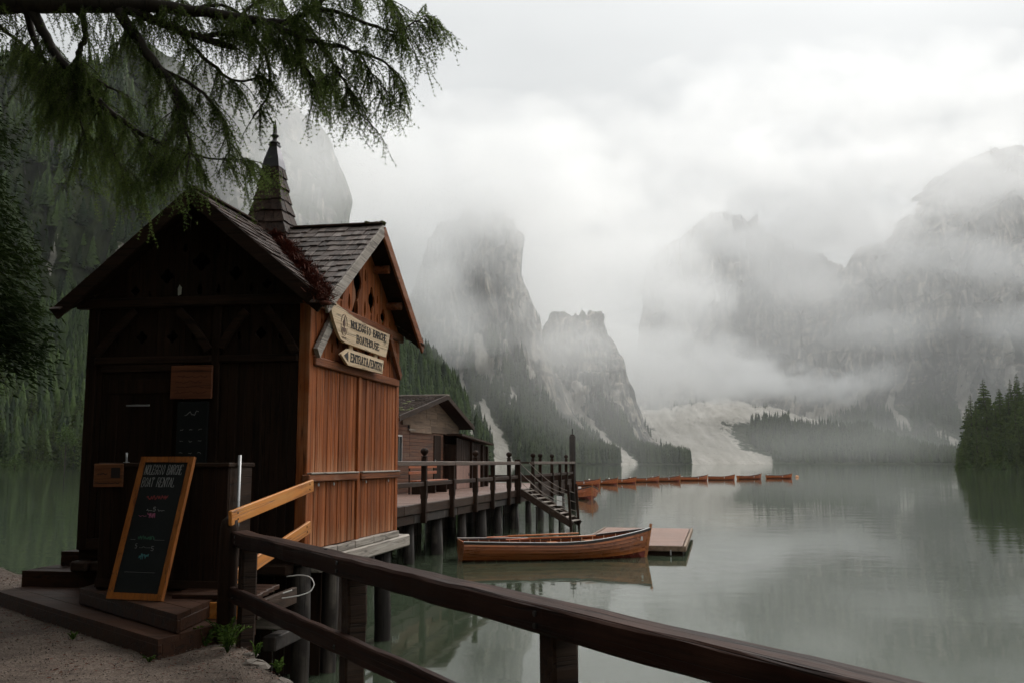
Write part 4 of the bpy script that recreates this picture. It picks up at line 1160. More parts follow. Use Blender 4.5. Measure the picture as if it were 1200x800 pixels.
# pebbles
def pebbles(n, name, smin, smax, mat, lab, area):
    ico = np.array([(0,0,1),(.89,0,.45),(.28,.85,.45),(-.72,.53,.45),(-.72,-.53,.45),(.28,-.85,.45),(.72,.53,-.45),(-.28,.85,-.45),(-.89,0,-.45),(-.28,-.85,-.45),(.72,-.53,-.45),(0,0,-1)])
    tf = np.array([(0,1,2),(0,2,3),(0,3,4),(0,4,5),(0,5,1),(1,6,2),(2,7,3),(3,8,4),(4,9,5),(5,10,1),(6,7,2),(7,8,3),(8,9,4),(9,10,5),(10,6,1),(11,7,6),(11,8,7),(11,9,8),(11,10,9),(11,6,10)])
    px = rng.uniform(area[0], area[1], n*3); py = rng.uniform(area[2], area[3], n*3)
    k = inside(px, py); px, py = px[k][:n], py[k][:n]; n = len(px)
    s = rng.uniform(smin, smax, (n,1,1))*rng.uniform(.6,1.3,(n,1,3)); s[:,:,2] *= .6
    an = rng.uniform(0,6.28,n); ca, sa = np.cos(an)[:,None], np.sin(an)[:,None]
    t = ico[None]*rng.uniform(.8,1.15,(n,12,1))*s
    V = np.stack([t[:,:,0]*ca-t[:,:,1]*sa+px[:,None], t[:,:,0]*sa+t[:,:,1]*ca+py[:,None], t[:,:,2]+.897], -1)
    F = (tf[None]+(np.arange(n)*12)[:,None,None]).reshape(-1,3)
    return tag(big_mesh(name, V.reshape(-1,3), F, mat, False), lab, 'gravel', kind='stuff')
def pebble_material():
    m, nt, b, out = new_mat('pebble'); v = coords(nt, (1,1,1)); n_ = noise(nt, v, 14, 2, .5)
    c = ramp(nt, n_, [(0.3,(0.06,0.044,0.035)),(0.5,(0.145,0.112,0.09)),(0.75,(0.28,0.235,0.20))])
    nt.links.new(c, b.inputs['Base Color']); b.inputs['Roughness'].default_value = .8; return m
pebbles(22000, 'pebbles', .003, .009, pebble_material(), 'small loose brown and grey pebbles scattered on the path', (-9,-1.4,5.8,14.8))
# rough stones along the quay edge
M_STONE = plain('quay_stone', (0.12,0.10,0.082), .85, 0, .5, 9)
stones = [(-1.62,7.10,.10,'flat grey stone at the near end of the gravel edge'),(-1.95,7.72,.12,'largest rough stone on the gravel edge beside the railing'),(-2.10,8.12,.08,'small stone at the foot of the end railing post')]
for k, (x, y, s, lab) in enumerate(stones):
    b = MB(); lump(b, (0,0,0), s, 700+k, .35)
    o = b.build('edge_stone', M_STONE); o.location = (x-.05, y, .875); o.rotation_euler = (0.15,-.1,k*2.1)
    tag(o, lab, 'stone', 'stones along the quay edge')

# steps up to the kiosk
def timber_step(name, label, corner, along, inward, length, widths, z0, z1, rise=True, skew=0.0):
    """boards side by side; corner = front corner on the right, boards run along, step back inward"""
    o = empty(name, (corner[0], corner[1], z0)); tag(o, label, 'step')
    al = Vector(along).normalized().to_3d(); iw = Vector(inward).normalized().to_3d(); t = .045
    off = 0
    zt = z1-z0
    for w in widths:
        o0, o1 = off+.003, off+w-.003; j = random.uniform(-.003,.003)
        c = [iw*o0+al*skew*o0, iw*o1+al*skew*o1, iw*o1+al*(length+skew*o1), iw*o0+al*(length+skew*o0)]
        MB().add([q+Vector((0,0,zt+j)) for q in c]+[q+Vector((0,0,zt-t+j)) for q in c], [(0,1,2,3),(7,6,5,4),(0,4,5,1),(1,5,6,2),(2,6,7,3),(3,7,4,0)]).build('tread_board', M_STEP, o, fix=True)
        off += w
    MB().beam(iw*.02+Vector((0,0,(z1-z0-t)/2)), iw*.02+al*length+Vector((0,0,(z1-z0-t)/2)), .035, z1-z0-t-.004, (0,0,1), .004).build('riser', M_STEP, o)
    MB().beam(al*.02+iw*.045+al*skew*.05+Vector((0,0,(z1-z0-t)/2)), al*.02+iw*off+al*skew*off+Vector((0,0,(z1-z0-t)/2)), .035, z1-z0-t-.004, (0,0,1), .004).build('end_board', M_STEP, o)
    return o
timber_step('wooden_step', 'long low timber step running diagonally along the gravel', (-2.83,7.88,.86), (-.70,.714), (.62,.78), 4.1, (.24,.24,.24,.24,.24), .86, 1.045, skew=.35)
timber_step('wooden_platform', 'raised timber platform under the leaning chalkboard', (-2.76,8.10,1.0), (-.68,.733), (.733,.68), 2.3, (.22,.22,.22,.22,.22,.22), 1.05, 1.20, skew=1.05)
timber_step('wooden_landing', 'timber landing at the foot of the kiosk door', (-4.55,11.0,1.0), (-.985,.174), (.174,.985), 1.08, (.24,.24,.24,.24), .9, 1.22)
timber_step('door_step', 'short upper timber step below the kiosk door', (-4.35,11.45,1.22), (-.985,.174), (.174,.985), 1.05, (.22,.22), 1.222, 1.395)

# railing along the quay
def rail_tag(o, lab, cat): return tag(o, lab, cat)
RP = [Vector((-2.36,8.52,0)), Vector((2.2,.80,0))]
rd = (RP[1]-RP[0]).normalized(); rs = Vector((rd.y,-rd.x,0))
RL = empty('quay_railing', (RP[0].x, RP[0].y, .88), math.atan2(rd.y, rd.x)); tag(RL, 'dark wet timber railing running along the water towards the viewer', 'railing')
def wavy_beam(L, w, h, z, y, n=24, c=.012, amp=.006, x0=0.0, seed=0):
    """a hewn timber with slightly uneven edges, along x"""
    r = np.random.default_rng(seed); vs = []; fs = []
    ring = [(-w/2+c,-h/2),(w/2-c,-h/2),(w/2,-h/2+c),(w/2,h/2-c),(w/2-c,h/2),(-w/2+c,h/2),(-w/2,h/2-c),(-w/2,-h/2+c)]
    for i in range(n+1):
        j1, j2 = r.normal(0, amp), r.normal(0, amp)
        for a, b in ring: vs.append((x0+L*i/n, y + a + j1 + r.normal(0,amp*.4), z + b + j2 + r.normal(0,amp*.4)))
    for i in range(n):
        for k in range(8): fs.append((i*8+k, (i+1)*8+k, (i+1)*8+(k+1)%8, i*8+(k+1)%8))
    fs.append(tuple(range(8))); fs.append(tuple(n*8+k for k in range(8))[::-1])
    return MB().add(vs, fs)
LR = (RP[1]-RP[0]).length
wavy_beam(LR, .165, .125, .905, 0, 40, .014, .0035, -.12, 1).build('top_rail', M_RAILTOP, RL, fix=True)
wavy_beam(LR, .06, .13, .43, -.06, 40, .010, .003, -.10, 2).build('lower_rail', M_RAILTOP, RL, fix=True)
for x in (.08, 2.58, 4.98, 7.5):
    for dz in (.88, .93, .41):
        MB().tube([(x+.01*(dz<.5), -.083 if dz > .5 else -.088, dz),(x, -.093 if dz > .5 else -.098, dz)], .013, 8).build('bolt', M_IRON, RL)
    o = wavy_beam(2.6, .13, .13, 0, 0, 10, .012, .004, 0, int(x*10)).build('rail_post', M_DARKY, RL, fix=True)
    o.rotation_euler = (0, R(-90), 0); o.location = (x, .035, -1.76)
b = MB(); lump(b, (2.05, .03, .968), .014, 5, .8); b.build('knob', M_IRON, RL)
ep = empty('end_post', (-2.50, 8.60, .5)); tag(ep, 'short round topped dark post at the kiosk end of the railing', 'post')
MB().tube([(0,0,-1.0),(0,0,1.36),(0,0,1.44),(0,0,1.47)], [.085,.085,.07,.03], 12).build('shaft', M_DARKV, ep, smooth=True)
MB().beam((.06,-.02,.35),(.06,-.02,-1.0),.04,.12,(0,1,0)).build('cleat', M_DARKV, ep)
# fresh orange hand rails from the end post to the kiosk corner
def plank_thing(name, lab, cat, p0, p1, w, h, mat):
    p0, p1 = Vector(p0), Vector(p1); d = p1-p0
    o = empty(name, p0); tag(o, lab, cat)
    q = math.atan2(d.y, d.x)
    me = MB().box(-w/2, w/2, 0, d.length, -h/2, h/2, .006)
    ob = me.build('plank', mat, o)
    ob.rotation_euler = (math.asin(d.z/d.length), 0, q - math.pi/2)
    for t in (.06, .94):
        for dz in (-.025,.03):
            s = MB().tube([(w/2-.002, t*d.length, dz),(w/2+.006, t*d.length, dz)], .008, 6).build('screw', M_IRON, o)
            s.rotation_euler = ob.rotation_euler
    return o
corner = Matrix.Translation((KX,KY,0)) @ Matrix.Rotation(KR,4,'Z') @ Vector((.06,-.03,0))
plank_thing('upper_handrail', 'fresh orange plank hand rail sloping up to the kiosk corner, the upper one', 'handrail', (-2.47,8.50,1.96), (corner.x+.02, corner.y, 2.20), .035, .13, M_FRESH)
plank_thing('lower_handrail', 'fresh orange plank rail below the other one, meeting the kiosk corner lower', 'handrail', (-2.47,8.55,1.42), (corner.x+.0, corner.y, 1.76), .035, .13, M_FRESH)
# small gangplank with beams and a rope between bank and kiosk
gp = empty('gangplank', (-2.75,10.0,1.0)); tag(gp, 'short plank landing on beams between the bank and the kiosk', 'landing')
for k in range(4):
    MB().beam((-.38+.0*k, -.85+.21*k, .22), (.42, -.98+.21*k, .22), .20, .045, (0,0,1), .006).build('plank', M_STEP, gp)
MB().beam((.40,-1.02,.10),(.52,.05,.10),.05,.16,(0,0,1),.006).build('edge_board', M_DARKY, gp)
MB().beam((-.55,-.25,-.08),(.62,-.45,-.08),.16,.15,(0,0,1),.012).build('beam', M_GREYX, gp)
MB().beam((.42,-.55,-.28),(.56,.35,-.28),.14,.14,(0,0,1),.012).build('beam', M_PILE, gp)
MB().beam((-.35,-1.0,.10),(.38,-1.12,.10),.035,.17,(0,0,1),.006).build('riser', M_FRESH, gp)
rope = empty('rope', at(345,700,9.75)); tag(rope, 'loose loop of pale rope on the beam beside the kiosk piles', 'rope')
rpts = [np.array(at(x,y,Y_)) - np.array(rope.location) for x,y,Y_ in ((336,675,9.9),(352,673,9.85),(364,675,9.8),(369,684,9.75),(364,693,9.7),(352,697,9.65),(340,699,9.62),(327,701,9.6),(329,695,9.62),(342,691,9.7))]
t_ = np.linspace(0, len(rpts)-1, 60); W_ = np.array(rpts); Q_ = np.stack([np.interp(t_, range(len(rpts)), W_[:,k]) for k in range(3)], 1)
for _ in range(6): Q_[1:-1] = .25*Q_[:-2]+.5*Q_[1:-1]+.25*Q_[2:]
MB().tube(Q_, .0065, 6).build('strand', M_ROPE, rope, smooth=True)

# ------------------------------------------------------------------ the pier
PX, PY, PR = -2.64, 22.67, R(-12)
PIER = empty('pier', (PX,PY,0), PR); tag(PIER, 'long timber pier on piles with ball topped railing posts', 'pier')
PM = Matrix.Translation((PX,PY,0)) @ Matrix.Rotation(PR,4,'Z')
DZ = 1.40
M_RAILG = wood('weathered_pier_rail', (0.105,0.073,0.057), (0.032,0.022,0.017), (0.24,0.195,0.16), 'y', .7, .7, .2)
M_DECK = wood('pier_deck_wood', (0.20,0.115,0.085), (0.085,0.046,0.034), (0.30,0.21,0.175), 'x', .5, .45, .35, .6, .4)
me = MB().box(-5.2, 0, -.098, .098, -.05, 0, .006).mesh('deck_plank'); me.materials.append(M_DECK)
for k in range(150):
    link('deck_plank', me, None, PIER, (0+random.uniform(-.02,.02), -3.0+.2*k, DZ+random.uniform(-.004,.004)))
y = -4.0
for k in range(8):
    l = 4.0
    MB().box(.03,.13,y+.01,y+l-.01,DZ-.20,DZ+.03,.012).build('edge_beam', M_DARKY, PIER)
    MB().box(-.04,.09,y+.9,y+l+.85,DZ-.43,DZ-.215,.014).build('edge_beam', M_PILE if k % 2 else M_DARKY, PIER)
    y += l
for y in (-1.5, 1.2, 3.6, 6.2, 8.6, 11.0, 13.8, 16.5, 19.2, 22.0, 25.0):
    for x in (-.15, -2.6, -5.0):
        if x < -1 and y < 0: continue
        q_ = random.uniform(.8,1.15); MB().tube([(x+random.uniform(-.08,.08),y+random.uniform(-.1,.1),-2.2),(x+.02,y,-.2),(x,y,DZ-.45)], [.17*q_,.165*q_,.145*q_], 10).build('pile', M_PILE, PIER, smooth=True)
    MB().box(-5.3,.02,y-.1,y+.1,DZ-.30,DZ-.06,.01).build('cross_beam', M_DARKH, PIER)
for k in range(60):  # added dark boards blocking the bright water behind the pier piles
    y = -2.5 + .5*k
    if random.random() < .75: MB().box(-2.75,-2.70,y,y+.42,-.6+random.uniform(-.1,.1),DZ-.31).build('shade_board', M_DARKV, PIER)
def ball_post(x, y, ball=True, top=2.62, w=.13):
    p = MB().box(x-w/2,x+w/2,y-w/2,y+w/2,.96,top,.01).build('railing_post', M_DARKV, PIER)
    MB().box(x-w/2-.012,x+w/2+.012,y-w/2-.012,y+w/2+.012,1.55,2.0,.012).build('post_sleeve', M_DARKV, p)
    if ball: MB().lathe([(.03,top),(.085,top+.01),(.085,top+.035),(.04,top+.05),(.055,top+.075),(.095,top+.12),(.105,top+.165),(.085,top+.21),(.04,top+.24)], 12, (x,y,0)).build('ball_finial', M_DARKV, p, smooth=True)
ys = [-1.2, 1.4, 4.0, 6.6, 8.9, 11.4]
for k, y in enumerate(ys): ball_post(.17, y, k % 2 == 1, 2.56 if k % 2 else 2.38)
ball_post(.17, 12.95, False, 2.55, .2)
for y, bl in ((15.9,True),(17.5,True),(20.4,True),(22.6,False),(24.5,True),(26.7,False)): ball_post(.17, y, bl, 2.56 if bl else 2.4)
for y0, y1 in ((-4,4.0),(4.0,12.9),(15.7,21.5),(21.5,27.0)):
    MB().box(.08,.26,y0+.01,y1-.01,2.36,2.475,.014).build('top_rail', M_RAILG, PIER)
    MB().box(.14,.20,y0+.01,y1-.01,1.86,1.97,.01).build('lower_rail', M_DARKY, PIER)
tall = MB().tube([(.10,27.1,-1.5),(.10,27.1,3.75),(.10,27.1,3.8)], [.17,.16,.12], 10).build('tall_post', M_PILE, PIER, smooth=True)
MB().box(.0,.2,27.0,27.2,3.80,3.85,.01).build('post_cap', M_DARKH, tall)
MB().tube([(.10,27.1,3.85),(.10,27.1,4.15)], .03, 6).build('spike', M_IRON, tall)
# the rail along the other edge and across the end
for y, bl in ((7.5,False),(13.3,True),(17.2,False),(20.6,True),(24.0,False),(26.9,True)): ball_post(-5.1, y, bl)
for y0, y1 in ((5.0,16.0),(16.0,27.0)):
    MB().box(-5.18,-5.02,y0+.01,y1-.01,2.39,2.47,.01).build('top_rail', M_DARKY, PIER)
    MB().box(-5.13,-5.07,y0+.01,y1-.01,1.86,1.97,.01).build('lower_rail', M_DARKY, PIER)
MB().box(-5.0,.05,26.9,26.98,2.38,2.46,.01).build('top_rail', M_DARKH, PIER)
MB().box(-5.0,.05,26.92,26.97,1.45,1.80,.01).build('end_board', M_DARKH, PIER)
MB().box(.05,.11,15.9,27.0,1.03,1.62,.01).build('side_board', M_DARKY, PIER)

# gangway stairs down to the float
def at_pier(name, lab, cat, x, y, z, rz=0):
    o = empty(name, PM @ Vector((x,y,z)), PR + rz); return tag(o, lab, cat)
M_LINE = plain('grey_line', (0.24,0.20,0.175), .9)
ST = at_pier('gangway', 'steep timber gangway with rope hand lines leading down from the pier', 'stairs', .25, 12.9, 0)
a0, a1 = Vector((.0,0,1.38)), Vector((1.95,-.10,.20))
wid = Vector((.12,1.15,0))
for s in (0, 1):
    MB().beam(a0+wid*s, a1+wid*s, .06, .22, (0,0,1), .01).build('stringer', M_DARKY, ST)
    MB().beam(a0+wid*s+Vector((0,0,.14)), a1+wid*s+Vector((0,0,.14)), .02, .035, (0,0,1)).build('pale_strip', M_GREYX, ST)
for k in range(9):
    p = a0.lerp(a1, (k+.5)/9) + Vector((0,0,.08))
    MB().beam(p+wid*.03, p+wid*.97, .20, .035, (0,0,1), .005).build('tread', M_GREYX, ST)
for s, dx in ((0,.0),(1,.05)):
    b0 = a1 + wid*s + Vector((-.05,0,-.3))
    MB().beam(b0, b0+Vector((-.12,.05,1.75)), .09, .09, (0,1,0), .01).build('foot_post', M_DARKV, ST)
    for k, hgt in enumerate((1.05,.72,.40)):
        p0, p1 = a0+wid*s+Vector((0,0,hgt)), b0+Vector((-.10,.04,.35+hgt))
        pts = [p0.lerp(p1, t/10) - Vector((0,0,.20*math.sin(math.pi*t/10))) for t in range(11)]
        MB().tube(pts, .011, 6).build('hand_line', M_LINE, ST, smooth=True)
mk = at_pier('marker_board', 'small pale notice on a stake beside the gangway', 'notice', 1.55, 13.9, 0)
MB().box(-.04,.04,-.03,.03,-.5,1.25,.005).build('stake', M_PILE, mk); MB().box(-.10,.10,-.045,-.031,.85,1.2,.004).build('plate', M_WHITE, mk)
mk2 = at_pier('white_marker', 'second pale notice hung lower on the pier side', 'notice', .55, 14.6, 0)
MB().box(-.03,.03,-.03,.03,-.5,1.1,.005).build('stake', M_PILE, mk2); MB().box(-.09,.09,-.045,-.031,.78,1.02,.004).build('plate', M_WHITE, mk2)

# ------------------------------------------------------------------ second boathouse on the pier
HX, HY0, HY1 = -3.1, 8.0, 19.0
HB_ = at_pier('lakeside_boathouse', 'old boarded boathouse with shingled roof and patched gable on the pier', 'boathouse', HX, 8.0, DZ)
M_SID = wood('brown_siding', (0.135,0.055,0.028), (0.045,0.018,0.010), (0.24,0.145,0.09), 'y', .6, .65, .5, .7)
M_PATCH = wood('pale_gable_plank', (0.195,0.132,0.088), (0.08,0.05,0.032), (0.29,0.215,0.155), 'y', .5, .7, .35, .6)
GW, GE, GP, ZR_ = 8.5, 2.50, 5.0, 3.42         # gable width, eave height, ridge position, ridge height (above deck)
hp = lambda n, mb, m, p=None, **k: mb.build(n, m, p or HB_, **k)
def gz_(y): return ZR_ - (ZR_-GE)*(GP-y)/GP if y < GP else ZR_ - (ZR_-GE)*(y-GP)/(GW-GP)
k = 0; z = 0.0
while z < 2.46:                                  # siding boards up to the gable
    h = .125
    l0 = 0
    for l in (2.1, 2.9, 1.3):
        hp('siding_board', MB().box(.0+random.uniform(-.004,.006), .03, l0+.004, l0+l-.004, z+.004, z+h-.004, .004), M_SID)
        l0 += l
    z += h
hp('dark_core', MB().plate([(0,.0),(GW,.0),(GW,GE-.05),(GP,ZR_-.06),(0,GE-.05)], [], lambda a,b,d: (-.05+d,a,b), .05), M_DARKV, fix=True)
# patched gable: wide planks, overlapping
rows = [(2.10,2.34,[(2.0,4.6),(4.6,7.4),(7.4,9.4)]),(2.34,2.62,[(1.2,4.4),(4.4,6.4),(6.4,9.4)]),(2.62,2.92,[(1.6,3.9),(3.9,5.3),(5.3,9.4)]),(2.92,3.22,[(1.6,5.0),(5.0,9.4)]),(3.22,3.52,[(2.0,9.4)])]
gable_out = [(.6,2.08),(GW-.1,2.08),(GW-.1,gz_(GW-.1)-.06),(GP,ZR_-.06),(.6,gz_(.6)-.06)]
def side_clip(poly, lo, hi): return [(b,a) for a,b in band_clip([(b,a) for a,b in poly], lo, hi)]
for z0, z1, segs in rows:
    for s0, s1 in segs:
        jz = random.uniform(-.05,.04)
        poly = side_clip(band_clip(gable_out, z0+jz, z1+.04), s0+.02, s1-.02)
        if len(poly) > 2: hp('gable_plank', MB().plate(poly, [], (lambda q: (lambda a,b,d: (.07+q+d,a,b)))(random.uniform(0,.012)), .025), M_PATCH, fix=True)
wdw = hp('window', MB().box(.032,.06,.55,1.25,.95,1.95,.006), M_WHITE)
hp('pane', MB().box(.0605,.066,.60,.88,1.0,1.90), plain('window_glass', (0.03,0.035,0.035), .08, 0, .1, 3), wdw)
hp('pane', MB().box(.0605,.066,.92,1.20,1.0,1.90), M_BLACKB, wdw)
hp('shutter', MB().box(.034,.06,.15,.5,.9,2.0,.006), M_DARKV)
hp('vent_shade_panel', MB().box(.034,.05,1.9,2.5,2.2,2.75), M_BLACKB)  # black slab standing in for the shade inside an open vent
hp('vent_sill', MB().box(.034,.10,1.85,2.55,2.13,2.19,.005), M_GREYY)
drr = hp('door', MB().box(.034,.06,5.0,5.9,.02,2.05,.006), M_DARKV)
hp('door_handle', MB().box(.061,.09,5.08,5.12,1.0,1.15), M_STEEL, drr)
hroof = hp('roof', MB().plate([(-.6,GE-.12),(GP,ZR_),(GW+.5,GE-.12),(GW+.5,GE-.02),(GP,ZR_+.12),(-.6,GE-.02)], [], lambda a,b,d: (.55+d,a,b), 7.0), M_DARKV, fix=True)
for (ya, za, yb, zb) in ((-.62,GE-.07,GP,ZR_+.05),(GW+.52,GE-.07,GP,ZR_+.05)):
    hp('barge_board', MB().beam((.57,ya,za),(.57,yb,zb),.04,.18,(0,0,1),.006), M_DARKY, hroof)
nrow = 20
sl0, sl1 = Vector((0,GP,ZR_+.125)), Vector((0,-.62,GE-.015))
for r_ in range(nrow):
    p = sl0.lerp(sl1, (r_+.6)/nrow)
    x = .57
    k = 0
    while x > -3.0:
        w = random.uniform(.26,.42)
        hp('shingle', MB().box(x-w+.01, x-.005, p.y-.20, p.y+.16, p.z-.055+random.uniform(-.006,.01), p.z-.02+random.uniform(0,.012)), M_SHING, hroof)
        x -= w
hp('ridge_cap', MB().box(-6.3,.60,GP-.14,GP+.14,ZR_+.10,ZR_+.15,.01), M_GREYX, hroof)
mm = MB()
for k in range(40): lump(mm, (random.uniform(-2.6,.5), random.uniform(.5,GP), 0), random.uniform(.05,.13), 300+k, .4)
mm.v = [(x_, y_, z_ + ZR_+.10-(ZR_-GE)*(GP-y_)/GP) for x_, y_, z_ in mm.v]
tag(hp('moss', mm, M_MOSS, hroof, smooth=True), kind='stuff')
# dark lean-to shed and pale doors
SH = at_pier('lean_to_shed', 'low dark shed with pale double doors beside the old boathouse', 'shed', -2.7, 14.8, DZ)
for k in range(14): MB().box(.0,.03,.02+.36*k,.36*(k+1)-.01,1.02,2.0-.018*k,.005).build('wall_board', M_DARKV, SH)
MB().plate([(-.2,2.08),(5.3,1.80),(5.3,1.87),(-.2,2.16)], [], lambda a,b,d: (.3+d,a,b), 3.2).build('roof', M_DARKY, SH, fix=True)
M_PINK = wood('pale_pink_door', (0.30,0.18,0.145), (0.17,0.095,0.075), (0.38,0.27,0.22), 'z', .4, .6, .1, .5)
d1 = MB().box(.0,.03,.05,2.1,.01,1.0,.006).build('door', M_PINK, SH)
d2 = MB().box(.0,.03,2.3,3.9,.01,1.0,.006).build('door', M_PINK, SH)
MB().box(.031,.05,1.9,1.98,.5,.62).build('handle', M_IRON, d1); MB().box(.031,.05,2.4,2.48,.5,.62).build('handle', M_IRON, d2)
for y in (2.12, 4.0, 4.9): MB().box(.0,.12,y,y+.16,.0,2.0-.05*y,.008).build('post', M_DARKV, SH)
MB().box(-3.0,-.01,.0,5.1,.0,1.75).build('body', M_DARKV, SH)
bn = at_pier('deck_bench', 'reddish plank bench on the pier before the old boathouse', 'bench', -2.35, 8.6, DZ)
M_RED = wood('varnished_red_wood', (0.36,0.105,0.04), (0.19,0.05,0.02), (0.45,0.17,0.08), 'y', .4, .4, .15, .7, .5)
for k in range(3): MB().box(-.2+.14*k,-.08+.14*k,0,3.2,.42,.455,.005).build('seat_slat', M_RED, bn)
for y in (.2,1.6,3.0): MB().box(-.18,.2,y-.04,y+.04,0,.415,.006).build('leg', M_DARKV, bn)
for z in (.65,.85): MB().box(-.26,-.23,0,3.2,z,z+.10,.005).build('back_slat', M_RED, bn)
for y in (.2,3.0): MB().box(-.30,-.262,y-.03,y+.03,0,.97,.005).build('back_post', M_DARKV, bn)

# float beside the boat
FL = at_pier('floating_dock', 'low square floating dock with planked deck beside the rowing boat', 'float', 3.55, 4.4, 0)
M_FLOAT = wood('wet_float_deck', (0.21,0.098,0.058), (0.09,0.040,0.023), (0.30,0.17,0.11), 'x', .5, .4, .35, .6, .4)
for k in range(36): MB().box(.03,2.80,.02+.196*k,.196*(k+1),.215,.25,.004).build('deck_plank', M_FLOAT, FL)
for (x0,x1,y0,y1) in ((.0,2.83,-.06,0),(2.83,2.90,-.06,7.1),(-.07,0,-.06,7.1)): MB().box(x0,x1,y0,y1,.12,.262,.008).build('edge_beam', M_PATCH, FL)
MB().box(.02,2.81,.02,7.06,-.15,.19,.01).build('hull_box', M_DARKH, FL)
for x in (.4,1.1,1.8,2.5): MB().tube([(x,-.075,.02),(x,-.075,.16)], .02, 6).build('bolt', M_STEEL, FL)
# ------------------------------------------------------------------ rowing boats
M_HULL = wood('varnished_hull', (0.33,0.092,0.018), (0.13,0.032,0.007), (0.42,0.15,0.04), 'x', .4, .30, .5, .5, .5, 0.0, 0.0)
M_HULLI = wood('varnished_inside', (0.46,0.17,0.055), (0.26,0.085,0.025), (0.55,0.25,0.10), 'x', .3, .4, .2, .5, .5, 0.0, 0.0)
M_KEEL = plain('red_antifouling', (0.20,0.035,0.022), .5)
M_GUN = plain('dark_gunwale', (0.028,0.020,0.018), .4)
M_REDB = wood('bright_varnish', (0.44,0.115,0.035), (0.25,0.058,0.018), (0.50,0.20,0.08), 'x', .3, .4, .25, .5, .5)
BLN = 4.85
def hull_pt(s, v):
    """s 0 stern .. 1 bow, v 0 keel .. 1 gunwale: half section point (x, y, z)"""
    x = -BLN/2 + BLN*s
    bm = .68*(math.sin(math.pi*min(1,(.30+.62*s)/1.0)) if s < .45 else 1.0)
    if s < .5: bm = (.80)*(.76 + .24*math.sin(math.pi/2*s/.5))
    else:
        q = (s-.5)/.5; bm = .80*(1-q**2.3)**.9 if q < 1 else 0
    sheer = .43 + .05*(1-s)**2*1.2 + .30*max(0, s-.45)**2/.3025
    keel = -.16 + .10*max(0, s-.8)**2/.04 * .55
    z = keel + (sheer-keel)*v**1.08
    y = bm*(math.sin(math.pi/2*min(1, v*1.02))**.62)
    return Vector((x + .16*max(0,(s-.85)/.15)*v, y, z))
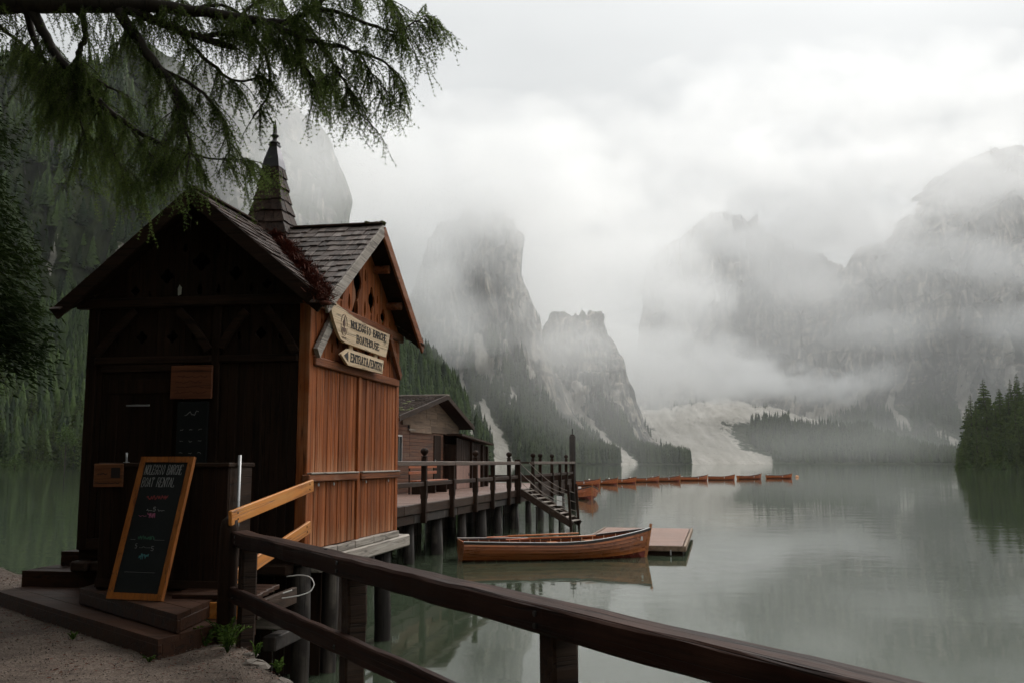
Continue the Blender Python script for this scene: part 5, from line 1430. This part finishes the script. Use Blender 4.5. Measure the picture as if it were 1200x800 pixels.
def make_boat(name, full=True):
    root = empty(name)
    NS = 18 if full else 10
    vs_ = [0,.36,.50,.63,.75,.87,1.0] if full else [0,.45,.75,1.0]
    for sd in (1,-1):
        for k in range(len(vs_)-1):
            v0, v1 = vs_[k], vs_[k+1]; m = MB(); vs = []
            for i in range(NS+1):
                s = i/NS
                lo, hi = hull_pt(s, v0), hull_pt(s, v1)
                out = .042 if k else 0.0
                for p, o in ((lo, out), (hi, .002)):
                    f = min(1, (1-s)*8+.15)
                    vs.append((p.x, sd*(p.y+o*f), p.z)); vs.append((p.x, sd*max(0,p.y+o*f-.014), p.z))
            fs = []
            for i in range(NS):
                a, b = i*4, (i+1)*4
                fs += [(a,b,b+2,a+2),(a+3,b+3,b+1,a+1),(a+1,b+1,b,a),(a+2,b+2,b+3,a+3)]
            m.add(vs, fs); m.build('strake', M_KEEL if k == 0 else (M_HULL if full else M_REDB), root, fix=True, smooth=False)
    # transom, stem, gunwales
    tr = [(hull_pt(0,v).y, hull_pt(0,v).z) for v in (0,.36,.5,.63,.75,.87,1.0)]
    poly = tr + [(-y,z) for y,z in tr[::-1]]
    poly = [p for i,p in enumerate(poly) if i == 0 or (abs(p[0]-poly[i-1][0])+abs(p[1]-poly[i-1][1]) > 1e-4)]
    MB().plate(poly, [], lambda a,b,d: (-BLN/2+.01-d, a, b), .03).build('transom', M_HULL, root, fix=True)
    sp = [hull_pt(1, v) for v in (0,.3,.6,.9,1.0)]
    m = MB()
    for p, q in zip(sp[:-1], sp[1:]): m.beam(p, q+(q-p)*.05, .05, .07, (1,0,0))
    top = sp[-1]; m.beam(top-Vector((0,0,.03)), top+Vector((.03,0,.12)), .05, .06, (1,0,0))
    m.build('stem', M_HULLI, root)
    for sd in (1,-1):
        for nm, mat, dz, w, h in (('gunwale', M_GUN, -.012, .045, .055), ('gunwale_cap', M_WHITE if full else M_REDB, .024, .032, .012)):
            m = MB(); pts = [hull_pt(i/NS, 1) for i in range(NS+1)]
            pts = [Vector((p.x, sd*(p.y+.006), p.z+dz)) for p in pts]
            for p, q in zip(pts[:-1], pts[1:]): m.beam(p, q+(q-p)*.02, w, h)
            m.build(nm, mat, root)
    # inside: floor, ribs, thwarts
    fl = [hull_pt(s, .30) for s in np.linspace(.03,.93,10)]
    MB().add([(p.x, p.y-.02, p.z) for p in fl]+[(p.x, -p.y+.02, p.z) for p in fl], [(i,i+1,i+11,i+10) for i in range(9)]).build('bottom_boards', M_HULLI, root)
    if full:
        for s in np.linspace(.06,.92,16):
            for sd in (1,-1):
                pts = [hull_pt(s, v) for v in (.30,.5,.7,.86,.97)]
                MB().tube([(p.x, sd*max(.0,p.y-.026), p.z) for p in pts], .012, 5).build('rib', M_SIGN, root)
        for sd in (1,-1):
            pts = [hull_pt(s, .80) for s in np.linspace(.03,.95,12)]; m = MB()
            for p, q in zip(pts[:-1], pts[1:]): m.beam((p.x, sd*(p.y-.05), p.z), (q.x, sd*(q.y-.05), q.z), .02, .05)
            m.build('riser', M_HULLI, root)
    for s in ((.05,.30,.52,.72) if full else (.08,.40,.68)):
        p = hull_pt(s, .80); MB().box(p.x-.13,p.x+.13,-p.y+.03,p.y-.03,p.z+.027,p.z+.055,.004).build('thwart', M_HULLI, root)
    if full:
        for s in (.36,.60):
            for sd in (1,-1):
                p = hull_pt(s, 1); MB().tube([(p.x, sd*p.y, p.z+.03),(p.x, sd*p.y, p.z+.12)], .012, 6).build('rowlock', M_IRON, root)
        p = hull_pt(.955, .78)
        MB().box(p.x-.10,p.x+.02,-p.y-.03,-p.y-.018,p.z-.05,p.z+.05).build('number_plate', M_WHITE, root)
    else:
        p = hull_pt(.06, 1.0); MB().box(p.x-.02,p.x+.16,-.10,.10,p.z-.02,p.z+.12,.01).build('stern_locker', M_WHITE, root)
        p = hull_pt(.62, 1.0); MB().box(p.x-.05,p.x+.05,-p.y-.05,-p.y-.03,p.z-.22,p.z-.02,.01).build('fender', M_WHITE, root)
    return root
b1 = make_boat('rowing_boat'); b1.location = (1.08, 24.98, 0); b1.rotation_euler = (0, 0, R(11))
tag(b1, 'varnished clinker rowing boat moored broadside beside the floating dock', 'rowing boat')
def oar(p0, p1, lab):
    p0, p1 = Vector(p0), Vector(p1); o = empty('oar', p0); tag(o, lab, 'oar')
    d = p1-p0; e = d.normalized()
    MB().tube([e*.55, d], [.022,.018], 8).build('shaft', M_HULLI, o, smooth=True)
    m = MB(); sdv = e.cross(Vector((0,0,1))).normalized()
    m.add([sdv*.07, -sdv*.07, e*.45-sdv*.08, e*.6-sdv*.02, e*.6+sdv*.02, e*.45+sdv*.08] + [q-Vector((0,0,.018)) for q in (sdv*.07, -sdv*.07, e*.45-sdv*.08, e*.6-sdv*.02, e*.6+sdv*.02, e*.45+sdv*.08)],
          [(0,1,2,3,4,5),(11,10,9,8,7,6)] + [(k,(k+1)%6,(k+1)%6+6,k+6) for k in range(6)])
    m.build('blade', M_REDB, o, fix=True)
oar((-.65,25.20,.53), (1.75,25.62,.60), 'oar lying along the far side of the moored rowing boat')
oar((-.15,24.85,.50), (2.15,25.0,.58), 'oar lying across the seats of the moored rowing boat')

fb = make_boat('moored_boat', False)
row = [(912,560.0,0),(877.5,560.6,0),(844.5,561.6,2),(812,562.4,0),(779,563.2,-3),(753.5,564.0,24),(727.5,565.6,28),(705,567.0,34),(682,568.4,40)]
first = True
names = ['row boat at the open water end of the moored chain, beside the buoy','second boat in from the buoy in the moored chain','third boat in from the buoy in the moored chain','fourth boat in from the buoy in the moored chain','fifth boat in from the buoy in the moored chain','sixth boat in from the buoy, turned slightly bow on','seventh boat in from the buoy, turned slightly bow on','eighth boat in from the buoy, turned towards the pier','innermost boat of the moored chain, half hidden by the pier post']
lake_y = lambda py: EYE*1129.0/(py-541)
for (px, py, yaw), nm in zip(row, names):
    o = fb if first else copy_tree(fb)
    first = False
    Y = lake_y(py); o.location = ((px-600)/1129*Y, Y, -.02)
    o.rotation_euler = (0, 0, R(4-yaw+random.uniform(-13,13))); s = (.75 if py < 565 else .78)*random.uniform(.95,1.06)
    o.scale = (s,s,1.05)
    tag(o, nm, 'rowing boat', 'boats moored in a chain')
o = copy_tree(fb); Y = lake_y(584.0); o.location = (4.95, Y+1.2, 0); o.rotation_euler = (0,0,R(-84)); o.scale = (1,1,1.25)
tag(o, 'red varnished rowing boat lying end on just beyond the tall pier post', 'rowing boat')
if 'group' in o: del o['group']
buoy = empty('buoy', ((933.5-600)/1129*lake_y(558.6), lake_y(558.6), 0)); tag(buoy, 'tiny pale orange buoy at the end of the boat chain', 'buoy')
MB().lathe([(.05,-.25),(.22,-.12),(.30,.08),(.22,.28),(.06,.36)], 12).build('float_ball', plain('buoy_orange', (0.7,0.35,0.18), .5), buoy, smooth=True)
MB().tube([(0,0,.34),(0,0,.5)], .04, 8).build('ring', M_IRON, buoy)
# ------------------------------------------------------------------ trees and plants
M_LARCH = leaf_material('larch_needles', (0.050,0.080,0.018), (0.150,0.200,0.055), 0.6, False)
M_BARK = wood('larch_bark', (0.045,0.034,0.027), (0.012,0.010,0.009), (0.09,0.075,0.06), 'z', .5, .85, .2, .5)
M_TWIG = plain('twig_bark', (0.035,0.026,0.02), .9)

def needles(name, P, D, L, W, mat, parent, tone):
    """one triangle per needle: root P, direction D, length L, width W"""
    n = len(P)
    ref = rng.normal(size=(n,3)); s = np.cross(D, ref); s /= np.linalg.norm(s, axis=1, keepdims=True)+1e-9
    V = np.stack([P - s*W[:,None]/2, P + s*W[:,None]/2, P + D*L[:,None]], 1).reshape(-1,3)
    F = np.arange(3*n).reshape(-1,3)
    o = big_mesh(name, V, F, mat, False, parent)
    attr(o, 'tone', np.repeat(tone, 3)); return o

TR = Vector((-6.9, 8.4, .88))
LT = empty('larch_tree', TR); tag(LT, 'old larch whose drooping needled branches hang in from above the kiosk', 'tree')
MB().tube([(0,0,-.3),(.02,.02,1.5),(.08,0,4),(.12,.03,6.5),(.10,.05,10),(.05,0,15),(0,0,19)], [.42,.34,.30,.27,.20,.11,.03], 14).build('trunk', M_BARK, LT, smooth=True)
limbs = [  # (x, y of the layout view, distance, radius), foliage length, density
    ([(-230,60,8.4,.11),(-100,18,8.3,.10),(0,4,8.2,.085),(100,6,8.1,.075),(163,7,8.0,.062),(224,12,7.9,.05),(280,21,7.8,.04),(324,29,7.7,.032),(350,21,7.7,.024),(369,10,7.7,.02),(392,-18,7.7,.014)], .40, 1.0),
    ([(331,35,7.7,.026),(359,49,7.65,.022),(392,52,7.6,.018),(420,62,7.55,.014),(448,68,7.5,.011),(462,86,7.5,.008),(476,104,7.5,.004)], .28, 1.2),
    ([(373,50,7.6,.014),(392,79,7.6,.011),(406,98,7.55,.009),(415,117,7.55,.007),(424,136,7.5,.004)], .20, 1.4),
    ([(369,10,7.7,.02),(410,18,7.6,.016),(443,34,7.55,.013),(462,38,7.5,.010),(482,29,7.5,.007),(496,19,7.5,.005),(512,19,7.5,.003)], .24, 1.2),
    ([(392,-18,7.7,.014),(430,-8,7.6,.012),(460,0,7.6,.009),(470,18,7.55,.006),(478,46,7.55,.003)], .32, 1.3),
    ([(140,14,8.0,.05),(163,50,7.95,.045),(187,80,7.9,.038),(205,103,7.85,.03),(210,131,7.8,.022),(219,154,7.8,.014),(226,185,7.8,.006)], .40, 1.2),
    ([(35,8,8.2,.05),(54,45,8.15,.042),(70,70,8.1,.038),(89,93,8.1,.034),(112,117,8.05,.03),(154,150,8.0,.024),(187,168,8.0,.018),(212,180,8.0,.013),(255,187,7.95,.008),(290,188,7.95,.003)], .36, 1.3),
    ([(30,10,8.25,.035),(44,58,8.25,.026),(65,92,8.25,.02),(92,128,8.2,.012),(100,165,8.2,.005)], .48, 1.1),
    ([(86,6,8.1,.03),(100,26,8.1,.028),(101,47,8.1,.026),(90,63,8.1,.024),(95,80,8.1,.018),(120,100,8.0,.012),(150,112,8.0,.006)], .40, 1.1),
    ([(150,12,8.0,.045),(205,33,8.0,.036),(233,44,7.95,.033),(275,56,7.9,.028)], .30, .5),
    ([(233,44,7.95,.022),(280,36,7.9,.024),(301,49,7.9,.02),(313,63,7.9,.018),(316,84,7.9,.014),(317,107,7.9,.010),(306,126,7.9,.007),(296,138,7.9,.004)], .14, .8),
    ([(205,33,8.0,.02),(240,70,8.0,.017),(268,94,8.0,.013),(292,97,7.95,.009),(312,86,7.9,.006)], .32, 1.2),
    ([(187,80,7.9,.02),(225,98,7.9,.016),(250,120,7.9,.012),(266,150,7.9,.006),(272,176,7.9,.003)], .26, 1.2),
    ([(154,150,8.0,.016),(172,176,8.0,.012),(188,194,8.0,.008),(200,208,8.0,.004)], .26, 1.1),
    ([(112,117,8.05,.018),(122,150,8.1,.013),(135,180,8.1,.008),(150,210,8.1,.004)], .38, 1.2),
    ([(0,30,8.6,.02),(25,52,8.6,.014),(48,70,8.5,.010),(66,110,8.5,.004)], .50, 1.0),
    ([(324,29,7.7,.016),(345,60,7.75,.012),(362,84,7.75,.008),(372,104,7.75,.004)], .26, 1.2),
    ([(280,21,7.8,.016),(300,2,7.9,.012),(340,-15,7.9,.008)], .50, 1.3),
    ([(163,7,8.0,.02),(200,-10,8.2,.015),(250,-18,8.2,.012),(310,-20,8.2,.008)], .45, 1.2),
    ([(420,62,7.55,.010),(432,82,7.55,.008),(446,98,7.55,.005),(458,118,7.55,.003)], .22, 1.3),
    ([(224,12,7.9,.02),(260,2,8.1,.015),(300,30,8.2,.012),(340,60,8.2,.009),(372,78,8.2,.006),(395,110,8.2,.003)], .30, 1.3),
]
tw_root = []; branch = MB(); nP = []; nD = []; nT = []; tP = []; tD = []; tL = []
for li, (pts, fl, dens) in enumerate(limbs):
    w = [np.array(at(x,y,d)) - np.array(TR) for x,y,d,r in pts]; rr = [p[3] for p in pts]
    # smooth the line
    t = np.linspace(0, len(w)-1, (len(w)-1)*4+1); W = np.array(w)
    Q = np.stack([np.interp(t, range(len(w)), W[:,k]) for k in range(3)], 1)
    for _ in range(3): Q[1:-1] = .25*Q[:-2]+.5*Q[1:-1]+.25*Q[2:]
    Q[1:-1] += rng.normal(0, .006, Q[1:-1].shape)
    RR = np.interp(t, range(len(w)), rr)
    MB().tube(Q, list(RR), 8).build('limb', M_BARK, LT, smooth=True)
    seg = np.linalg.norm(np.diff(Q, axis=0), axis=1).sum()
    nb = int(seg*22*dens)
    for b in range(nb):
        k = rng.uniform(.06, 1)*(len(Q)-1); i0 = int(min(k, len(Q)-2)); p = Q[i0]+(Q[i0+1]-Q[i0])*(k-i0)
        tang = (Q[i0+1]-Q[i0]); tang /= np.linalg.norm(tang)+1e-9
        th = rng.uniform(0, 6.28)
        d = tang*rng.uniform(.3,1.0) + np.array([math.cos(th)*.75, math.sin(th)*.9, rng.uniform(-.5,.15)])
        d /= np.linalg.norm(d); L = rng.uniform(.10, .42)*(.65+.35*fl/.4)
        m = 6; pts2 = [p]
        for q in range(m):
            d = d + np.array([0,0,-.10]) ; d /= np.linalg.norm(d)
            pts2.append(pts2[-1] + d*L/m)
        branch.tube(pts2, list(np.linspace(.0052,.0022,m+1)), 4, False)
        # hanging twigs along the branchlet
        for q in range(1, m+1):
            for rep in range(2 if rng.random() < .55*dens else 1):
                o = pts2[q]; dd = np.array([rng.normal(0,.38)+.10, rng.normal(0,.38), -.80]) + d*.8
                dd /= np.linalg.norm(dd); TL = fl*rng.uniform(.2, .85)
                n_ = max(3, int(TL/.022)); s = np.linspace(0, 1, n_)[:,None]
                sway = np.array([rng.normal(0,.05), rng.normal(0,.05), 0])
                line = o + dd*TL*s + sway*s**2 + np.array([0,0,-1])*.04*s**2
                for sg in ((0, n_//2), (n_//2, n_-1)):
                    v_ = line[sg[1]]-line[sg[0]]; l_ = np.linalg.norm(v_)+1e-6
                    tP.append(line[sg[0]]); tD.append(v_/l_); tL.append(l_*1.15)
                c = 11
                P = np.repeat(line, c, 0) + rng.normal(0,.0015,(n_*c,3))
                D = rng.normal(size=(n_*c,3)); D[:,2] -= .45; D /= np.linalg.norm(D, axis=1, keepdims=True)
                nP.append(P); nD.append(D); nT.append(np.full(n_*c, rng.uniform(.05,.95)))
tag(branch.build('branchlets', M_TWIG, LT), kind='stuff')
needles('hanging_twigs', np.array(tP), np.array(tD), np.array(tL), np.full(len(tP), .0042), M_TWIG, LT, np.zeros(len(tP)))
nP, nD, nT = np.concatenate(nP), np.concatenate(nD), np.concatenate(nT)
needles('crown', nP, nD, rng.uniform(.013,.029,len(nP)), np.full(len(nP), .0040), M_LARCH, LT, nT)
# the rest of its crown, above the frame
n = 45000
th = rng.uniform(0,6.28,n); hh = rng.uniform(7.4,18,n)**1.0; ra = (19.5-hh)/11*5.2*np.sqrt(rng.random(n))
P = np.stack([ra*np.cos(th)+.1, ra*np.sin(th), hh-.4-ra*.12+rng.normal(0,.2,n)], 1)
keep = (P[:,2]-1.5) > (np.hypot(P[:,0]+TR.x, P[:,1]+TR.y)*.62)      # stays out of the photograph's view
P = P[keep]; D = rng.normal(size=P.shape); D[:,2] -= .6; D /= np.linalg.norm(D,axis=1,keepdims=True)
needles('upper_crown', P, D, rng.uniform(.25,.55,len(P)), rng.uniform(.06,.14,len(P)), M_LARCH, LT, rng.random(len(P)))

# spruce-like trees: whorls of ragged drooping sprays
def conifer(hgt, rad, whorls, per, sprays_, seed, bare=.08, width=.05, lenf=1.0, fluff=.05):
    r = np.random.default_rng(seed); Ps = []; Ds = []; Ls = []; Ws = []; Ts = []
    for k in range(whorls):
        f = k/(whorls-1); z = hgt*(bare + (1-bare)*f) + r.uniform(-.3,.3)*hgt/whorls; R_ = rad*(1-f)**.8 + .02*hgt*.3
        for b in range(per):
            if r.random() < .12: continue
            an = 6.28*b/per + r.uniform(-.4,.4) + k*.7; sprays = sprays_ if (math.cos(an) > -.25 or sprays_ < 100) else sprays_//4; L = R_*r.uniform(.45,1.15)
            d = np.array([math.cos(an), math.sin(an), 0]); droop = r.uniform(.25,.75)*(1-f*.7); tone = r.uniform(0,1)
            s = np.sqrt(r.random(sprays))
            p = d*(L*s)[:,None] + np.array([0,0,1])*(z - droop*L*s**1.3 + .12*L*s)[:,None]
            p = p + r.normal(0,1,(sprays,3))*np.array([fluff,fluff,fluff*1.2])*L*(.4+.6*s)[:,None]
            side = np.array([-d[1], d[0], 0])
            dd = d*r.uniform(.2,1,(sprays,1)) + side*r.normal(0,.45,(sprays,1)) + np.array([0,0,-1])*r.uniform(.0,.6,(sprays,1))
            dd /= np.linalg.norm(dd,axis=1,keepdims=True)
            Ps.append(p); Ds.append(dd); Ls.append(lenf*L*r.uniform(.22,.5,sprays)*(1.1-.5*s)); Ws.append(L*r.uniform(.6,1.4,sprays)*width*2.2); Ts.append(np.clip(tone*.6+r.random(sprays)*.4,0,1))
    return [np.concatenate(q) for q in (Ps, Ds, Ls, Ws, Ts)]
def conifer_thing(name, hgt, rad, whorls, per, sprays, seed, mat, **kw):
    t = empty(name)
    MB().tube([(0,0,-1),(0,0,hgt*.5),(0,0,hgt*.98)], [hgt*.016, hgt*.010, hgt*.002], 7).build('trunk', M_BARK, t)
    P, D, L, W, T = conifer(hgt, rad, whorls, per, sprays, seed, **kw)
    needles('crown', P, D, L, W, mat, t, T)
    return t
# dark spruce hanging in at the left edge, close by
M_SPR = leaf_material('dark_spruce', (0.006,0.014,0.003), (0.026,0.040,0.009), .15, False)
s0 = conifer_thing('spruce_tree', 15.0, 2.3, 60, 15, 900, 5, M_SPR, bare=.27, width=.0065, lenf=.24, fluff=.08)
s0.location = (-10.0, 14.3, .86); tag(s0, 'dark spruce with ragged boughs reaching in at the left edge', 'tree')

bpy.context.view_layer.update()
def ground_z(o, x, y):
    hit, loc, nor, idx = o.ray_cast(Vector((x,y,900)), Vector((0,0,-1)))
    return loc.z if hit else None
protos = [conifer_thing('conifer', 20, 3.0+.4*k, 58, 8, 22, 60+k, M_CON, bare=.03, width=.12, lenf=.8) for k in range(4)]
used = [False]*4
def put_tree(px, Y, hgt, lab, group, terrain, k, dark=False):
    x = (px-600)/1129*Y
    z = ground_z(terrain, x, Y) if terrain else 0
    if z is None: return None
    p = protos[k]
    o = p if not used[k] else copy_tree(p)
    used[k] = True
    s = hgt/20*random.uniform(.95,1.05); wd = random.uniform(.85,1.25)
    o.location = (x, Y, z-.3); o.scale = (s*wd, s*wd, s); o.rotation_euler = (0,0,random.uniform(0,6.28))
    return tag(o, lab, 'tree', group)
if 'hill_right_point' in bpy.data.objects:
    HR = bpy.data.objects['hill_right_point']; NL = bpy.data.objects['mountain_near_left']
    rr_ = random.Random(4)
    for row_, (Y, h0, h1, x0, x1, n) in enumerate(((336,9,18,1122,1235,17),(346,12,23,1121,1240,16),(360,15,26,1124,1245,15),(376,18,29,1132,1250,14),(394,19,30,1142,1250,12))):
        for k in range(n):
            px = x0 + (x1-x0)*(k+rr_.uniform(.1,.9))/n
            put_tree(px, Y+rr_.uniform(-6,6), rr_.uniform(h0,h1)*(1 if px > 1135 else .72), ('small conifer in the front row along the water of the right point','conifer in the second row of trees on the right point','taller conifer in the middle of the wood on the right point','tall conifer near the back of the wood on the right point','tall conifer on the skyline of the wooded right point')[row_], 'conifers on the right point', HR, rr_.randrange(4))
    for row_, (Y, h0, h1, x0, x1, n) in enumerate(((366,10,17,-40,130,16),(380,14,22,-40,130,14),(400,15,24,-40,140,14))):
        for k in range(n):
            px = x0 + (x1-x0)*(k+rr_.uniform(.1,.9))/n
            put_tree(px, Y+rr_.uniform(-6,6), rr_.uniform(h0,h1), ('low conifer just above the water on the far bank left of the kiosk','conifer halfway up the wooded far bank left of the kiosk','taller conifer highest on the wooded far bank left of the kiosk')[row_], 'conifers on the left bank', NL, rr_.randrange(4))
    # leafy bushes at the water line
    M_BUSH = leaf_material('bush_green', (0.035,0.065,0.018), (0.085,0.125,0.035), .2)
    def bush(name, r_, hgt, seed, n=520):
        t = empty(name); q = np.random.default_rng(seed)
        u = q.normal(size=(n,3)); u /= np.linalg.norm(u,axis=1,keepdims=True); u[:,2] = np.abs(u[:,2])
        rad_ = q.uniform(.55,1.05,n)*(1+.25*np.sin(u[:,0]*5+seed)*np.cos(u[:,1]*4))
        P = u*rad_[:,None]*np.array([r_,r_,hgt]); D = u + q.normal(0,.6,(n,3)); D /= np.linalg.norm(D,axis=1,keepdims=True)
        MB().tube([(0,0,-.6),(0,0,hgt*.5)], [.12,.05], 6).build('stem', M_BARK, t)
        needles('crown', P, D, q.uniform(.35,.8,n)*r_*.35, q.uniform(.5,1,n)*r_*.28, M_BUSH, t, q.random(n)); return t
    bp = [bush('leafy_bush', 2.2, 2.6, 1), bush('leafy_bush', 1.9, 3.4, 2)]; ub = [False, False]
    def put_bush(px, Y, s, lab, grp, terr):
        x = (px-600)/1129*Y; z = ground_z(terr, x, Y)
        if z is None: return
        k = rr_.randrange(2); o = bp[k] if not ub[k] else copy_tree(bp[k]); ub[k] = True
        o.location = (x, Y, max(z,0)-.2); o.scale = (s,s,s); o.rotation_euler = (0,0,rr_.uniform(0,6)); tag(o, lab, 'bush', grp)
    for k in range(15): put_bush(1126+8*k+rr_.uniform(-3,3), 331+rr_.uniform(-2,6)-.012*8*k, rr_.uniform(.6,1.2), 'green leafy bush at the water line of the right point', 'bushes along the right shore', HR)
    for k in range(16): put_bush(-30+10*k+rr_.uniform(-3,3), 352+.1*10*k+rr_.uniform(0,8), rr_.uniform(.8,1.6), 'bright green bush at the foot of the left bank', 'bushes along the left shore', NL)
    bt = bush('birch_tree', 3.2, 6.5, 9, 700); x = (76-600)/1129*362; z = ground_z(NL, x, 362) or 1
    bt.location = (x, 362, z+8); tag(bt, 'single pale green broadleaf tree among the conifers left of the kiosk', 'tree')
    MB().tube([(0,0,-9),(0,0,3)], [.25,.08], 7).build('trunk', M_BARK, bt)
else:
    for p in protos: p.location = (0,-40,0)

# unseen wood behind the camera, placed to shade the bank and kiosk front
n = 260
bx = rng.uniform(-45, 20, n*4); by = rng.uniform(-42, -4.5, n*4)
k = inside(bx, by) & (np.hypot(bx, by) > 5.5) & (bx < 6-by*.2)
bx, by = bx[k][:n], by[k][:n]
extra = np.array([(-12,4),(-15,8),(-11.5,-1),(-17,2),(-13,11),(-18,13),(-9,-4),(-20,7),(-16,-4)], float)
P0 = np.stack([np.r_[bx,extra[:,0]], np.r_[by,extra[:,1]], np.full(len(bx)+len(extra), .9)], -1)
plant_forest('lakeside_wood', [(P0, rng.uniform(17,26,len(P0)))], 'unseen dark wood behind the path, placed to shade the bank')

# fallen needles and bits on the path
n = 9000
lx = rng.uniform(-8.5,-1.5,n); ly = rng.uniform(6,13.5,n); k = inside(lx, ly) & (fbm(lx*.9, ly*.9, 7, 3) > -.05); lx, ly = lx[k], ly[k]
D = rng.normal(size=(len(lx),3)); D[:,2] = rng.uniform(-.02,.08,len(lx)); D /= np.linalg.norm(D,axis=1,keepdims=True)
tag(needles('path_litter', np.stack([lx,ly,np.full(len(lx),.905)],1), D, rng.uniform(.015,.05,len(lx)), rng.uniform(.003,.009,len(lx)), M_LITTER, None, rng.random(len(lx))), 'brown fallen needles strewn over the gravel path', 'litter', kind='stuff')
# small plants at the post feet
M_FERN = leaf_material('fern_green', (0.03,0.06,0.012), (0.10,0.16,0.03), .3, False)
def plant(x, y, z, r_, hgt, n, seed, lab):
    q = np.random.default_rng(seed); t = empty('wild_plant', (x,y,z)); tag(t, lab, 'plant')
    Ps=[]; Ds=[]; Ls=[]; Ws=[]; Tn=[]; stm = MB()
    for k in range(n):
        an = q.uniform(0,6.28); tip = np.array([math.cos(an)*r_*q.uniform(.3,1), math.sin(an)*r_*q.uniform(.3,1), hgt*q.uniform(.5,1)])
        s = np.linspace(.15,1,14)[:,None]; line = tip*s + np.array([0,0,hgt*.25])*np.sin(s*3.0)
        stm.tube([line[0]*0, line[6], line[-1]], [.004,.003,.001], 4, False)
        for sd in (1,-1):
            side = np.array([-math.sin(an), math.cos(an), .3])*sd
            d = side + tip/np.linalg.norm(tip)*.6; d = d/np.linalg.norm(d)
            Ps.append(line); Ds.append(np.repeat(d[None],14,0)+q.normal(0,.15,(14,3))); Ls.append((1.15-s[:,0])*hgt*.32*q.uniform(.7,1.2,14)); Ws.append(np.full(14,.016)); Tn.append(np.full(14,q.random()))
    stm.build('stem', M_FERN, t)
    needles('leaf_fronds', *[np.concatenate(v) for v in (Ps,Ds,Ls,Ws)], M_FERN, t, np.concatenate(Tn))
plant(-2.35, 8.15, .89, .20, .26, 10, 1, 'bright fern growing at the foot of the end railing post')
plant(-2.62, 8.42, .88, .16, .20, 8, 2, 'low green plant between the platform and the end post')
plant(-2.86, 7.80, .88, .08, .07, 6, 4, 'tiny weed at the front corner of the long timber step')
plant(-3.9, 8.75, .88, .09, .08, 6, 5, 'little weed halfway along the foot of the long timber step')
plant(-1.75, 7.42, .88, .12, .10, 7, 6, 'low weed on the gravel edge near the water')
plant(-2.08, 8.02, .88, .10, .13, 6, 3, 'tiny weed on the stone edge of the quay')
